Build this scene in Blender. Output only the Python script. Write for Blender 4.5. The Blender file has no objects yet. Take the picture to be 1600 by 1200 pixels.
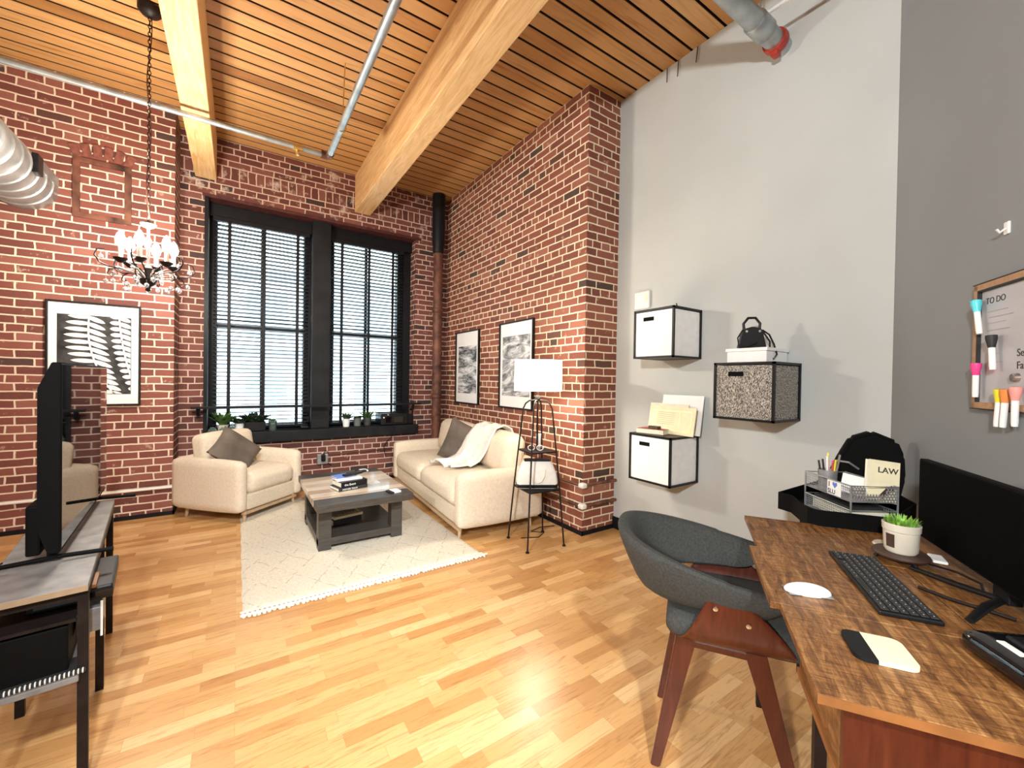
import bpy, bmesh, math, random
from mathutils import Matrix, Vector
random.seed(7)
PI = math.pi
sc = bpy.context.scene
COL = sc.collection
# ------------------------------------------------------------------ camera
def cam_matrix(yaw, pitch, roll, loc):
    cy, sy, cp, sp, cr, sr = math.cos(yaw), math.sin(yaw), math.cos(pitch), math.sin(pitch), math.cos(roll), math.sin(roll)
    fwd = Vector((sy*cp, cy*cp, sp)); right = Vector((cy, -sy, 0)); up = Vector((-sy*sp, -cy*sp, cp))
    r3 = right*cr + up*sr; u3 = -right*sr + up*cr
    return Matrix(((r3.x, u3.x, -fwd.x, loc[0]), (r3.y, u3.y, -fwd.y, loc[1]), (r3.z, u3.z, -fwd.z, loc[2]), (0, 0, 0, 1)))
cd = bpy.data.cameras.new('camera'); cam = bpy.data.objects.new('camera', cd); COL.objects.link(cam)
cd.sensor_width = 36; cd.lens = 36*645/1600; cd.clip_start = 0.03; cd.clip_end = 100
cam.matrix_world = cam_matrix(math.radians(33.6), math.radians(-0.573), math.radians(0.9), (0, 0, 1.31))
sc.camera = cam
# ------------------------------------------------------------------ world, lights, exposure
w = bpy.data.worlds.new('sky'); sc.world = w; w.use_nodes = True
bg = w.node_tree.nodes['Background']; bg.inputs[0].default_value = (0.86, 0.95, 1.0, 1); bg.inputs[1].default_value = 7.5
sc.view_settings.view_transform = 'Standard'; sc.view_settings.look = 'None'
sc.view_settings.exposure = 0.8; sc.view_settings.gamma = 1; sc.view_settings.use_curve_mapping = False
def light(name, kind, loc, power, col, size=0.1, target=None, spot=None, blend=.5):
    d = bpy.data.lights.new(name, kind); d.energy = power; d.color = col
    if kind == 'AREA': d.size = size
    else: d.shadow_soft_size = size
    if kind == 'SPOT': d.spot_size = math.radians(spot); d.spot_blend = blend
    o = bpy.data.objects.new(name, d); COL.objects.link(o); o.location = loc
    if target: o.rotation_euler = (Vector(target)-Vector(loc)).to_track_quat('-Z', 'Y').to_euler()
    return o
WARM = (1.0, .91, .78); NEUT = (.96, .985, 1.0)
light('seating_fill_spot', 'SPOT', (.1, -1.6, 3.55), 420, NEUT, .09, (1.3, 3.6, .3), 62, .8)  # added fill spot to brighten the sofa, rug and mid floor, no fixture there
light('ambient_fill_light', 'POINT', (-1.2, -3.0, 3.5), 75, NEUT, .12)  # weak ambient fill added behind the camera, not an actual kitchen lamp
light('track_light_left', 'SPOT', (-2.2, -.7, 2.35), 420, NEUT, .09, (2.7, 1.4, 2.2), 90, .7)
light('track_light_rear', 'SPOT', (-.5, -1.7, 3.58), 640, NEUT, .09, (2.3, 1.6, .7), 80, .7)
# ------------------------------------------------------------------ materials
MATS = {}
def nmat(name):
    m = bpy.data.materials.new(name); m.use_nodes = True
    nt = m.node_tree; b = nt.nodes['Principled BSDF']; MATS[name] = m
    return m, nt, b
def N(nt, t, **kw):
    n = nt.nodes.new(t)
    for k, v in kw.items(): setattr(n, k, v)
    return n
def mth(nt, op, a, b=None, c=None):
    n = N(nt, 'ShaderNodeMath', operation=op)
    for i, v in enumerate((a, b, c)):
        if v is None: continue
        if isinstance(v, (int, float)): n.inputs[i].default_value = v
        else: nt.links.new(v, n.inputs[i])
    return n.outputs[0]
def ramp(nt, fac, stops):
    n = N(nt, 'ShaderNodeValToRGB'); e = n.color_ramp.elements
    while len(e) < len(stops): e.new(.5)
    for i, (p, c) in enumerate(stops): e[i].position = p; e[i].color = (*c, 1)
    nt.links.new(fac, n.inputs[0]); return n.outputs[0]
def mixc(nt, fac, a, b, bt='MIX'):
    n = N(nt, 'ShaderNodeMix', data_type='RGBA', blend_type=bt)
    for i, v in ((0, fac), (6, a), (7, b)):
        if isinstance(v, (int, float)): n.inputs[i].default_value = v
        elif isinstance(v, tuple): n.inputs[i].default_value = (*v, 1)
        else: nt.links.new(v, n.inputs[i])
    return n.outputs[2]
def coords(nt, scale=(1, 1, 1), rot=(0, 0, 0)):
    t = N(nt, 'ShaderNodeTexCoord'); m = N(nt, 'ShaderNodeMapping'); m.inputs['Scale'].default_value = scale; m.inputs['Rotation'].default_value = rot
    nt.links.new(t.outputs['Object'], m.inputs[0]); return m.outputs[0]
def noise(nt, vec, scale, detail=3, rough=.5, dist=0):
    n = N(nt, 'ShaderNodeTexNoise'); n.inputs['Scale'].default_value = scale; n.inputs['Detail'].default_value = detail
    n.inputs['Roughness'].default_value = rough; n.inputs['Distortion'].default_value = dist
    nt.links.new(vec, n.inputs['Vector']); return n.outputs[0]
def bump(nt, b, h, strength=.3, dist=.01):
    n = N(nt, 'ShaderNodeBump'); n.inputs['Strength'].default_value = strength; n.inputs['Distance'].default_value = dist
    nt.links.new(h, n.inputs['Height']); nt.links.new(n.outputs[0], b.inputs['Normal'])
def plain(name, col, rough=.5, metal=0, var=.06, nscale=20, bstr=0, bscale=200, emis=None, estr=0, trans=0, spec=None, coat=0):
    m, nt, b = nmat(name)
    b.inputs['Roughness'].default_value = rough; b.inputs['Metallic'].default_value = metal
    if trans: b.inputs['Transmission Weight'].default_value = trans
    if spec is not None: b.inputs['Specular IOR Level'].default_value = spec
    if coat: b.inputs['Coat Weight'].default_value = coat; b.inputs['Coat Roughness'].default_value = .08
    v = coords(nt)
    f = noise(nt, v, nscale, 3)
    lo = tuple(c*(1-var*2) for c in col); hi = tuple(min(1, c*(1+var*2)) for c in col)
    nt.links.new(ramp(nt, f, [(.3, lo), (.7, hi)]), b.inputs['Base Color'])
    if bstr: bump(nt, b, noise(nt, v, bscale, 2), bstr, .002)
    if emis: b.inputs['Emission Color'].default_value = (*emis, 1); b.inputs['Emission Strength'].default_value = estr
    return m
def wood(name, c1, c2, scale=(1.5, 25, 25), rough=.4, bstr=.08, contrast=(.3, .7), dist=1.2):
    m, nt, b = nmat(name); v = coords(nt, scale)
    f = noise(nt, v, 2.2, 6, .6, dist)
    nt.links.new(ramp(nt, f, [(contrast[0], c1), (contrast[1], c2)]), b.inputs['Base Color'])
    b.inputs['Roughness'].default_value = rough; bump(nt, b, f, bstr, .003); return m
def brickmat(name, mortar, tint=(1, 1, 1), white=0.0, msize=.0068, rough=.75, soldier=False, dark=.07):
    m, nt, b = nmat(name)
    g = N(nt, 'ShaderNodeNewGeometry'); tc = N(nt, 'ShaderNodeTexCoord')
    sp = N(nt, 'ShaderNodeSeparateXYZ'); nt.links.new(tc.outputs['Object'], sp.inputs[0])
    sn = N(nt, 'ShaderNodeSeparateXYZ'); nt.links.new(g.outputs['True Normal'], sn.inputs[0])
    sel = mth(nt, 'GREATER_THAN', mth(nt, 'ABSOLUTE', sn.outputs[0]), .5)
    h = mth(nt, 'ADD', mth(nt, 'MULTIPLY', sel, mth(nt, 'ADD', sp.outputs[1], .107)), mth(nt, 'MULTIPLY', mth(nt, 'SUBTRACT', 1.0, sel), sp.outputs[0]))
    nz = N(nt, 'ShaderNodeTexNoise'); nz.inputs['Scale'].default_value = 9; nz.inputs['Detail'].default_value = 3; nt.links.new(tc.outputs['Object'], nz.inputs['Vector'])
    ns = N(nt, 'ShaderNodeSeparateColor'); nt.links.new(nz.outputs[1], ns.inputs[0])
    hh = mth(nt, 'ADD', h, mth(nt, 'MULTIPLY', mth(nt, 'SUBTRACT', ns.outputs[0], .5), .022))
    zz = mth(nt, 'ADD', sp.outputs[2], mth(nt, 'MULTIPLY', mth(nt, 'SUBTRACT', ns.outputs[1], .5), .012))
    cb = N(nt, 'ShaderNodeCombineXYZ'); nt.links.new(hh, cb.inputs[0]); nt.links.new(zz, cb.inputs[1])
    def bt(width, row, vec, off=.5):
        t = N(nt, 'ShaderNodeTexBrick'); nt.links.new(vec, t.inputs['Vector']); t.offset = off; t.squash_frequency = 6; t.squash = .5
        t.inputs['Scale'].default_value = 1; t.inputs['Mortar Size'].default_value = msize; t.inputs['Mortar Smooth'].default_value = .25
        t.inputs['Brick Width'].default_value = width; t.inputs['Row Height'].default_value = row
        t.inputs['Color1'].default_value = (0, 0, 0, 1); t.inputs['Color2'].default_value = (1, 1, 1, 1); t.inputs['Mortar'].default_value = (.5, .5, .5, 1)
        return t.outputs[0], t.outputs[1]
    col, fac = bt(.213, .0679, cb.outputs[0])
    if soldier:
        c2, f2 = bt(.078, .1358, cb.outputs[0], 0)
        s1 = mth(nt, 'MULTIPLY', mth(nt, 'GREATER_THAN', sp.outputs[2], 3.395), mth(nt, 'LESS_THAN', sp.outputs[2], 3.531))
        col = mixc(nt, s1, col, c2); fac = mth(nt, 'ADD', mth(nt, 'MULTIPLY', fac, mth(nt, 'SUBTRACT', 1., s1)), mth(nt, 'MULTIPLY', f2, s1))
    T = lambda c: tuple(a*t for a, t in zip(c, tint))
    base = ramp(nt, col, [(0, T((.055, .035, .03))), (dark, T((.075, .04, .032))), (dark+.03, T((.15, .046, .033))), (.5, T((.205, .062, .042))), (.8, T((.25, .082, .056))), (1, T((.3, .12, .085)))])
    big = noise(nt, tc.outputs['Object'], 2.2, 4); fine = noise(nt, tc.outputs['Object'], 45, 4, .6)
    base = mixc(nt, mth(nt, 'MULTIPLY', fine, .35), base, mixc(nt, .5, base, T((.12, .04, .03))))
    mcol = mixc(nt, mth(nt, 'MULTIPLY', big, .45), mortar, tuple(c*.55 for c in mortar))
    spl = N(nt, 'ShaderNodeMapRange'); spl.inputs[1].default_value = .64; spl.inputs[2].default_value = .69
    nt.links.new(noise(nt, tc.outputs['Object'], 13, 4, .65), spl.inputs[0])
    fac2 = mth(nt, 'MAXIMUM', fac, mth(nt, 'MULTIPLY', spl.outputs[0], .3+white*.4))
    if white:
        mr = N(nt, 'ShaderNodeMapRange'); mr.inputs[1].default_value = .56; mr.inputs[2].default_value = .68
        nt.links.new(noise(nt, tc.outputs['Object'], 5, 5, .7), mr.inputs[0])
        zg = mth(nt, 'GREATER_THAN', sp.outputs[2], 3.15)
        base = mixc(nt, mth(nt, 'MULTIPLY', mth(nt, 'MULTIPLY', mr.outputs[0], zg), white), base, (.62, .52, .44))
    nt.links.new(mixc(nt, fac2, base, mcol), b.inputs['Base Color'])
    b.inputs['Roughness'].default_value = rough
    hgt = mth(nt, 'ADD', mth(nt, 'SUBTRACT', 1., fac), mth(nt, 'MULTIPLY', fine, .35))
    bump(nt, b, hgt, .55, .012); return m
def boards(name, width, row, stops, mortar, msize, grain, rough, off=.37, phase=(0, 0), axis=(0, 1), bs=.1, spec=.5):
    m, nt, b = nmat(name); tc = N(nt, 'ShaderNodeTexCoord'); mp = N(nt, 'ShaderNodeMapping'); mp.inputs['Location'].default_value = (phase[0], phase[1], 0)
    nt.links.new(tc.outputs['Object'], mp.inputs[0])
    t = N(nt, 'ShaderNodeTexBrick'); nt.links.new(mp.outputs[0], t.inputs['Vector']); t.offset = off; t.offset_frequency = 2; t.squash = 1.35; t.squash_frequency = 3
    t.inputs['Scale'].default_value = 1; t.inputs['Mortar Size'].default_value = msize; t.inputs['Mortar Smooth'].default_value = .3
    t.inputs['Brick Width'].default_value = width; t.inputs['Row Height'].default_value = row
    t.inputs['Color1'].default_value = (0, 0, 0, 1); t.inputs['Color2'].default_value = (1, 1, 1, 1); t.inputs['Mortar'].default_value = (.5, .5, .5, 1)
    col = ramp(nt, t.outputs[0], stops)
    mg = N(nt, 'ShaderNodeMapping'); mg.inputs['Scale'].default_value = grain; nt.links.new(tc.outputs['Object'], mg.inputs[0])
    ad = N(nt, 'ShaderNodeVectorMath', operation='ADD'); nt.links.new(mg.outputs[0], ad.inputs[0])
    sc_ = N(nt, 'ShaderNodeVectorMath', operation='SCALE'); nt.links.new(t.outputs[0], sc_.inputs[0]); sc_.inputs['Scale'].default_value = 37
    nt.links.new(sc_.outputs[0], ad.inputs[1])
    f = noise(nt, ad.outputs[0], 1.0, 6, .6, 1.5)
    col = mixc(nt, 1.0, col, ramp(nt, f, [(.25, (.62, .5, .38)), (.5, (1, 1, 1)), (.8, (1.0, .93, .82))]), 'MULTIPLY')
    col = mixc(nt, t.outputs[1], col, mortar)
    nt.links.new(col, b.inputs['Base Color']); b.inputs['Roughness'].default_value = rough; b.inputs['Specular IOR Level'].default_value = spec
    bump(nt, b, mth(nt, 'SUBTRACT', f, t.outputs[1]), bs, .003); return m

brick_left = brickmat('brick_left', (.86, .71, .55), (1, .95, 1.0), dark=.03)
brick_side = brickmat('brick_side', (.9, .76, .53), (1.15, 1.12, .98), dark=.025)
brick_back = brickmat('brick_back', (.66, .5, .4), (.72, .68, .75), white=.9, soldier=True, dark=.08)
m_floor = boards('laminate', .33, .066, [(0, (.5, .25, .085)), (.35, (.6, .33, .125)), (.7, (.69, .41, .17)), (1, (.76, .5, .24))], (.4, .22, .09), .0006, (5, 60, 1), .28, bs=.03)
m_ceil = boards('ceiling_boards', 40, .129, [(0, (.47, .225, .07)), (.3, (.51, .26, .085)), (.7, (.57, .31, .115)), (1, (.62, .36, .15))], (.03, .012, .006), .0105, (1.5, 26, 1), .5, phase=(7, .062), bs=.15)
m_beam = wood('beam_timber', (.6, .33, .12), (.82, .58, .3), (14, 1.1, 14), .6, .1, (.3, .7), 1.5)
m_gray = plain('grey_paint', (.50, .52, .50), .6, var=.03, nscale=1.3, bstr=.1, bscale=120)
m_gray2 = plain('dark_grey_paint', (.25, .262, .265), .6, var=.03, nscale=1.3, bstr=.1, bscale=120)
m_rear = plain('rear_paint', (.55, .53, .5), .8, var=.02)
m_black = plain('black_paint', (.006, .006, .008), .5, var=.15, spec=.25)
m_char = plain('charcoal_wood', (.009, .010, .011), .55, var=.25, nscale=6, spec=.25)
m_fab = plain('cream_fabric', (.72, .62, .48), .95, var=.04, nscale=60, bstr=.35, bscale=500)
m_fab2 = plain('cream_piping', (.3, .27, .22), .9, var=.04)
m_pil = plain('taupe_fabric', (.125, .1, .078), .85, var=.2, nscale=4, bstr=.3, bscale=300)
m_blank = plain('white_blanket', (.8, .76, .7), .95, var=.05, nscale=25, bstr=.5, bscale=180)
m_oak = wood('pale_oak', (.42, .28, .16), (.58, .42, .26), (20, 20, 2), .5)
m_tabled = wood('dark_table_wood', (.035, .03, .026), (.075, .066, .056), (2, 25, 25), .4)
m_tablel = boards('washed_planks', .9, .11, [(0, (.42, .32, .24)), (.5, (.62, .53, .43)), (1, (.75, .68, .58))], (.25, .2, .15), .001, (3, 40, 1), .12, bs=.02)
m_rug = None
m_iron = plain('dark_iron', (.014, .009, .008), .5, .2, var=.2, spec=.3)
m_rust = plain('rusty_iron', (.13, .05, .03), .6, .2, var=.35, nscale=9, bstr=.3, bscale=60)
m_steel = plain('galvanised', (.40, .43, .44), .42, .8, var=.12, nscale=9)
m_chrome = plain('chrome', (.8, .8, .8), .15, 1, var=.02)
m_whitep = plain('white_plastic', (.82, .81, .76), .4, var=.02)
m_white = plain('white_card', (.9, .9, .88), .6, var=.01)
m_bin = plain('white_bin_fabric', (.92, .92, .9), .9, var=.02, bstr=.2)
m_blackp = plain('black_plastic', (.007, .007, .008), .4, var=.1, spec=.3)
m_tvc = plain('matte_black_casing', (.003, .003, .003), .7, var=.05, spec=.1)
m_screen = plain('dark_glass_screen', (.005, .005, .006), .02, var=.05, spec=.7)
m_mon = plain('monitor_panel', (.002, .002, .002), .7, var=.05, spec=.04)
m_walnut = wood('walnut_ply', (.055, .009, .004), (.105, .022, .008), (18, 18, 2.2), .3, .04)
m_chairf = plain('chair_tweed', (.042, .044, .04), .9, var=.14, nscale=140, bstr=.4, bscale=400)
m_leaf = plain('leaf_green', (.09, .2, .05), .5, var=.35, nscale=30)
m_leafd = plain('leaf_dark', (.035, .08, .03), .5, var=.4, nscale=30)
m_grass = plain('grass_green', (.22, .45, .06), .5, var=.3, nscale=60)
m_soil = plain('soil', (.03, .02, .015), .95, var=.3, nscale=80)
m_glasst = plain('green_glass', (.6, .8, .72), .08, var=.02, trans=.9)
m_tele = plain('red_coupling', (.36, .035, .02), .4, var=.15)
m_pink = plain('pink_plastic', (.85, .06, .28), .4); m_cyan = plain('cyan_plastic', (.1, .68, .75), .4)
m_yel = plain('yellow_plastic', (.85, .75, .04), .4); m_org = plain('orange_plastic', (.9, .3, .08), .4); m_sal = plain('salmon_plastic', (.85, .35, .3), .4)
m_blue = plain('blue_print', (.12, .22, .6), .5); m_ink = plain('ink', (.02, .02, .02), .6); m_paper = plain('paper', (.82, .78, .62), .8, var=.03)
m_cream = plain('cream_paper', (.85, .78, .52), .7, var=.03); m_gold = plain('brass', (.6, .4, .15), .3, .9)
m_board = plain('whiteboard_surface', (.5, .49, .5), .25, var=.05, nscale=4); m_cork = wood('board_frame_oak', (.35, .2, .1), (.5, .3, .16), (14, 14, 14), .6)
m_pot = plain('cream_ceramic', (.68, .62, .5), .35, var=.03)
m_shade = plain('lamp_shade_cloth', (.9, .86, .78), .9, var=.02, emis=(1, .9, .72), estr=3.2)
m_bulb = plain('lit_bulb', (1, .95, .85), .4, var=0, emis=(1, .9, .78), estr=60)
m_mesh = plain('silver_mesh', (.3, .3, .3), .45, .3, var=.1)
m_lint = plain('lintel_steel', (.07, .016, .013), .6, var=.2)
m_tote = plain('white_leather', (.85, .83, .76), .45, var=.03)
m_red = plain('red_book', (.5, .08, .06), .5); m_browntx = plain('brown_box', (.06, .03, .02), .5)
def crystal():
    m, nt, b = nmat('crystal'); b.inputs['Base Color'].default_value = (.95, .97, 1, 1); b.inputs['Roughness'].default_value = .03
    b.inputs['Transmission Weight'].default_value = .85; b.inputs['IOR'].default_value = 1.6; return m
m_cry = crystal()
def glassmat():
    m = bpy.data.materials.new('window_glass'); m.use_nodes = True; nt = m.node_tree; nt.nodes.clear()
    o = N(nt, 'ShaderNodeOutputMaterial'); t = N(nt, 'ShaderNodeBsdfTransparent'); t.inputs[0].default_value = (.93, .97, .96, 1)
    g = N(nt, 'ShaderNodeBsdfGlossy'); g.inputs['Roughness'].default_value = .03; mx = N(nt, 'ShaderNodeMixShader')
    f = N(nt, 'ShaderNodeFresnel'); nt.links.new(f.outputs[0], mx.inputs[0]); nt.links.new(t.outputs[0], mx.inputs[1]); nt.links.new(g.outputs[0], mx.inputs[2]); nt.links.new(mx.outputs[0], o.inputs[0]); return m
m_glass = glassmat()
def rugmat():
    m, nt, b = nmat('rug_pile'); v = coords(nt)
    sp = N(nt, 'ShaderNodeSeparateXYZ'); nt.links.new(v, sp.inputs[0])
    wob = mth(nt, 'MULTIPLY', mth(nt, 'SUBTRACT', noise(nt, v, 12, 3), .5), .05)
    def fam(sgn):
        s = mth(nt, 'ADD', mth(nt, 'MULTIPLY', sp.outputs[0], 1.0), mth(nt, 'MULTIPLY', sp.outputs[1], .62*sgn))
        fr = mth(nt, 'FRACT', mth(nt, 'DIVIDE', mth(nt, 'ADD', s, mth(nt, 'ADD', wob, 10)), .21))
        return mth(nt, 'LESS_THAN', fr, .045)
    ln = mth(nt, 'MAXIMUM', fam(1), fam(-1))
    brk = mth(nt, 'GREATER_THAN', noise(nt, v, 22, 2), .5)
    ln = mth(nt, 'MULTIPLY', ln, brk)
    c = ramp(nt, noise(nt, v, 60, 4, .7), [(.3, (.7, .62, .47)), (.65, (.88, .82, .68))])
    nt.links.new(mixc(nt, mth(nt, 'MULTIPLY', ln, .42), c, (.36, .28, .2)), b.inputs['Base Color']); b.inputs['Roughness'].default_value = .95
    bump(nt, b, noise(nt, v, 140, 3, .7), .8, .012); return m
m_rug = rugmat()
def tweed():
    m, nt, b = nmat('bin_tweed'); v = coords(nt, (230, 230, 110))
    nt.links.new(ramp(nt, noise(nt, v, 1, 2, .8), [(.4, (.04, .038, .035)), (.5, (.22, .2, .175)), (.6, (.62, .58, .5))]), b.inputs['Base Color']); b.inputs['Roughness'].default_value = .9; return m
m_tweed = tweed()
def deskmat():
    m, nt, b = nmat('rustic_desk_wood')
    v = coords(nt, (2.6, 15, 10)); f = noise(nt, v, 3, 8, .75, .9); s = noise(nt, coords(nt, (70, 5, 3)), 3, 4, .75)
    c = ramp(nt, f, [(.3, (.065, .023, .007)), (.45, (.18, .075, .021)), (.56, (.31, .145, .045)), (.7, (.52, .29, .11))])
    c = mixc(nt, 1.0, c, ramp(nt, s, [(.35, (.5, .42, .36)), (.55, (1, 1, 1)), (.7, (1.25, 1.2, 1.1))]), 'MULTIPLY')
    nt.links.new(c, b.inputs['Base Color']); b.inputs['Roughness'].default_value = .42; bump(nt, b, s, .2, .002); return m
m_desk = deskmat()
m_deskE = plain('desk_edge_band', (.27, .105, .028), .5, var=.15, nscale=12)
def artmat(name, kind):
    m, nt, b = nmat(name); v = coords(nt, (1, 1, 1))
    if kind == 'canyon': f = noise(nt, coords(nt, (1, 5, 2.2), (.7, 0, 0)), 2.6, 7, .7, 2.5); st = [(.35, (.02, .02, .02)), (.5, (.35, .35, .35)), (.6, (.8, .8, .8)), (1, (.9, .9, .9))]
    else: f = noise(nt, coords(nt, (1, 16, 4)), 3.4, 8, .8, .2); st = [(.42, (.02, .02, .02)), (.5, (.4, .42, .43)), (.58, (.85, .85, .85)), (1, (.9, .9, .9))]
    nt.links.new(ramp(nt, f, st), b.inputs['Base Color']); b.inputs['Roughness'].default_value = .5; return m
m_art1 = artmat('photo_print_streets', 'x'); m_art2 = artmat('photo_print_canyon', 'canyon')
m_artbg = plain('dark_print', (.03, .03, .03), .5, var=.5, nscale=15); m_fern = plain('fern_print_white', (.8, .8, .8), .5, var=.12, nscale=120)
m_fac = plain('pale_facade', (.72, .74, .76), .8, var=.03, nscale=1); m_facw = plain('facade_glass', (.3, .42, .5), .5, var=.1, nscale=1); m_facb = plain('facade_band', (.3, .36, .44), .7, var=.1)

# ------------------------------------------------------------------ mesh helpers
class G:
    def __init__(s): s.bm = bmesh.new()
    def box(s, x0, y0, z0, x1, y1, z1, bev=0, M=None, seg=2):
        t = bmesh.new(); r = bmesh.ops.create_cube(t, size=1)
        bmesh.ops.scale(t, vec=(abs(x1-x0), abs(y1-y0), abs(z1-z0)), verts=t.verts)
        bmesh.ops.translate(t, vec=((x0+x1)/2, (y0+y1)/2, (z0+z1)/2), verts=t.verts)
        if bev: bmesh.ops.bevel(t, geom=t.edges[:], offset=bev, segments=seg, affect='EDGES', profile=.5)
        s.merge(t, M); return s
    def merge(s, t, M=None):
        if M is not None: bmesh.ops.transform(t, matrix=M, verts=t.verts)
        me = bpy.data.meshes.new('tmp'); t.to_mesh(me); t.free(); s.bm.from_mesh(me); bpy.data.meshes.remove(me)
    def rbox(s, c, h, r, puff=(0, 0, 0), n=8, M=None):
        t = bmesh.new(); bmesh.ops.create_cube(t, size=2); bmesh.ops.subdivide_edges(t, edges=t.edges[:], cuts=n, use_grid_fill=True)
        for v in t.verts:
            q = v.co.copy(); o = Vector(); inner = [max(1e-4, h[i]-r) for i in range(3)]
            p = Vector([math.copysign(min(1, abs(q[i]))**.8, q[i])*h[i] for i in range(3)])
            cl = Vector([max(-inner[i], min(inner[i], p[i])) for i in range(3)]); d = p-cl
            if d.length > 1e-6: d = d.normalized()*r
            o = cl+d
            for i in range(3):
                if puff[i]:
                    j, k = [a for a in range(3) if a != i]
                    o[i] += puff[i]*q[i]*(1-q[j]**2)*(1-q[k]**2)
            v.co = o + Vector(c)
        s.merge(t, M); return s
    def pillow(s, w_, h_, t_, M, n=14):
        t = bmesh.new(); top = {}; bot = {}
        for i in range(n+1):
            for j in range(n+1):
                u, v = -1+2*i/n, -1+2*j/n
                x = w_/2*u*(1-.09*(1-v*v)); y = h_/2*v*(1-.09*(1-u*u))
                z = t_/2*((1-u**4)*(1-v**4))**.55 + .004*math.sin(9*u+4*v)*(1-u*u)
                top[i, j] = t.verts.new((x, y, z)); edge = i in (0, n) or j in (0, n)
                bot[i, j] = top[i, j] if edge else t.verts.new((x, y, -z))
        for i in range(n):
            for j in range(n):
                t.faces.new((top[i, j], top[i+1, j], top[i+1, j+1], top[i, j+1]))
                f = [bot[i, j], bot[i, j+1], bot[i+1, j+1], bot[i+1, j]]
                try: t.faces.new(f)
                except ValueError: pass
        s.merge(t, M); return s
    def tube(s, pts, r, seg=8, closed=False, cap=True, flat=1.0):
        pts = [Vector(p) for p in pts]; n = len(pts); rings = []
        rr = r if isinstance(r, (list, tuple)) else [r]*n
        prev = None
        for i, p in enumerate(pts):
            a = pts[(i-1) % n] if (closed or i > 0) else p; b_ = pts[(i+1) % n] if (closed or i < n-1) else p
            t = (b_-a).normalized()
            if prev is None:
                nr = t.cross(Vector((0, 0, 1)) if abs(t.z) < .9 else Vector((1, 0, 0))).normalized()
            else:
                nr = (prev-t*prev.dot(t)); nr = nr.normalized() if nr.length > 1e-6 else t.orthogonal().normalized()
            prev = nr; bn = t.cross(nr)
            rings.append([s.bm.verts.new(p+(nr*math.cos(2*PI*k/seg)+bn*math.sin(2*PI*k/seg)*flat)*rr[i]) for k in range(seg)])
        m = n if closed else n-1
        for i in range(m):
            A, B = rings[i], rings[(i+1) % n]
            for k in range(seg): s.bm.faces.new((A[k], A[(k+1) % seg], B[(k+1) % seg], B[k]))
        if not closed and cap: s.bm.faces.new(rings[0][::-1]); s.bm.faces.new(rings[-1])
        return s
    def lathe(s, prof, c=(0, 0, 0), seg=24, M=None, cap=True):
        t = bmesh.new(); rings = []
        for r, z in prof:
            rings.append([t.verts.new((r*math.cos(2*PI*k/seg), r*math.sin(2*PI*k/seg), z)) for k in range(seg)])
        for A, B in zip(rings, rings[1:]):
            for k in range(seg): t.faces.new((A[k], A[(k+1) % seg], B[(k+1) % seg], B[k]))
        if cap:
            if prof[0][0] > 1e-5: t.faces.new(rings[0][::-1])
            if prof[-1][0] > 1e-5: t.faces.new(rings[-1])
        bmesh.ops.remove_doubles(t, verts=t.verts, dist=1e-6)
        bmesh.ops.translate(t, vec=c, verts=t.verts); s.merge(t, M); return s
    def prism(s, poly, z0, z1, M=None, bev=0):
        t = bmesh.new(); a = [t.verts.new((x, y, z0)) for x, y in poly]; b_ = [t.verts.new((x, y, z1)) for x, y in poly]; n = len(poly)
        t.faces.new(a[::-1]); t.faces.new(b_)
        for i in range(n): t.faces.new((a[i], a[(i+1) % n], b_[(i+1) % n], b_[i]))
        bmesh.ops.recalc_face_normals(t, faces=t.faces[:])
        if bev: bmesh.ops.bevel(t, geom=t.edges[:], offset=bev, segments=2, affect='EDGES')
        s.merge(t, M); return s
    def ball(s, c, r, sub=2, sc_=(1, 1, 1)):
        t = bmesh.new(); bmesh.ops.create_icosphere(t, subdivisions=sub, radius=r); bmesh.ops.scale(t, vec=sc_, verts=t.verts)
        bmesh.ops.translate(t, vec=c, verts=t.verts); s.merge(t); return s
    def quad(s, pts):
        s.bm.faces.new([s.bm.verts.new(p) for p in pts]); return s
    def leaf(s, base, d, L, W, up=.3, droop=.4, n=5):
        base = Vector(base); d = Vector(d).normalized(); side = d.cross(Vector((0, 0, 1)))
        side = side.normalized() if side.length > 1e-3 else Vector((1, 0, 0)); prev = None
        for i in range(n+1):
            t = i/n; p = base+d*L*t+Vector((0, 0, -droop*L*t*t)); w_ = W*math.sin(PI*min(1, .12+t*.88))*.5
            a, b_ = s.bm.verts.new(p-side*w_+Vector((0, 0, w_*.4))), s.bm.verts.new(p+side*w_+Vector((0, 0, w_*.4))); c = s.bm.verts.new(p)
            if prev: s.bm.faces.new((prev[0], prev[2], c, a)); s.bm.faces.new((prev[2], prev[1], b_, c))
            prev = (a, b_, c)
        return s
    def build(s, name, mat, parent=None, smooth=False, loc=(0, 0, 0), rot=(0, 0, 0), recalc=True):
        if recalc: bmesh.ops.recalc_face_normals(s.bm, faces=s.bm.faces[:])
        me = bpy.data.meshes.new(name); s.bm.to_mesh(me); s.bm.free()
        for m in (mat if isinstance(mat, (list, tuple)) else [mat]): me.materials.append(m)
        if smooth:
            me.polygons.foreach_set('use_smooth', [True]*len(me.polygons))
            try: me.set_sharp_from_angle(angle=math.radians(40))
            except Exception: pass
        o = bpy.data.objects.new(name, me); COL.objects.link(o)
        if parent: o.parent = parent
        o.location = loc; o.rotation_euler = rot
        return o
def tag(o, label=None, cat=None, group=None, kind=None):
    if label: o['label'] = label
    if cat: o['category'] = cat
    if group: o['group'] = group
    if kind: o['kind'] = kind
    return o
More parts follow.
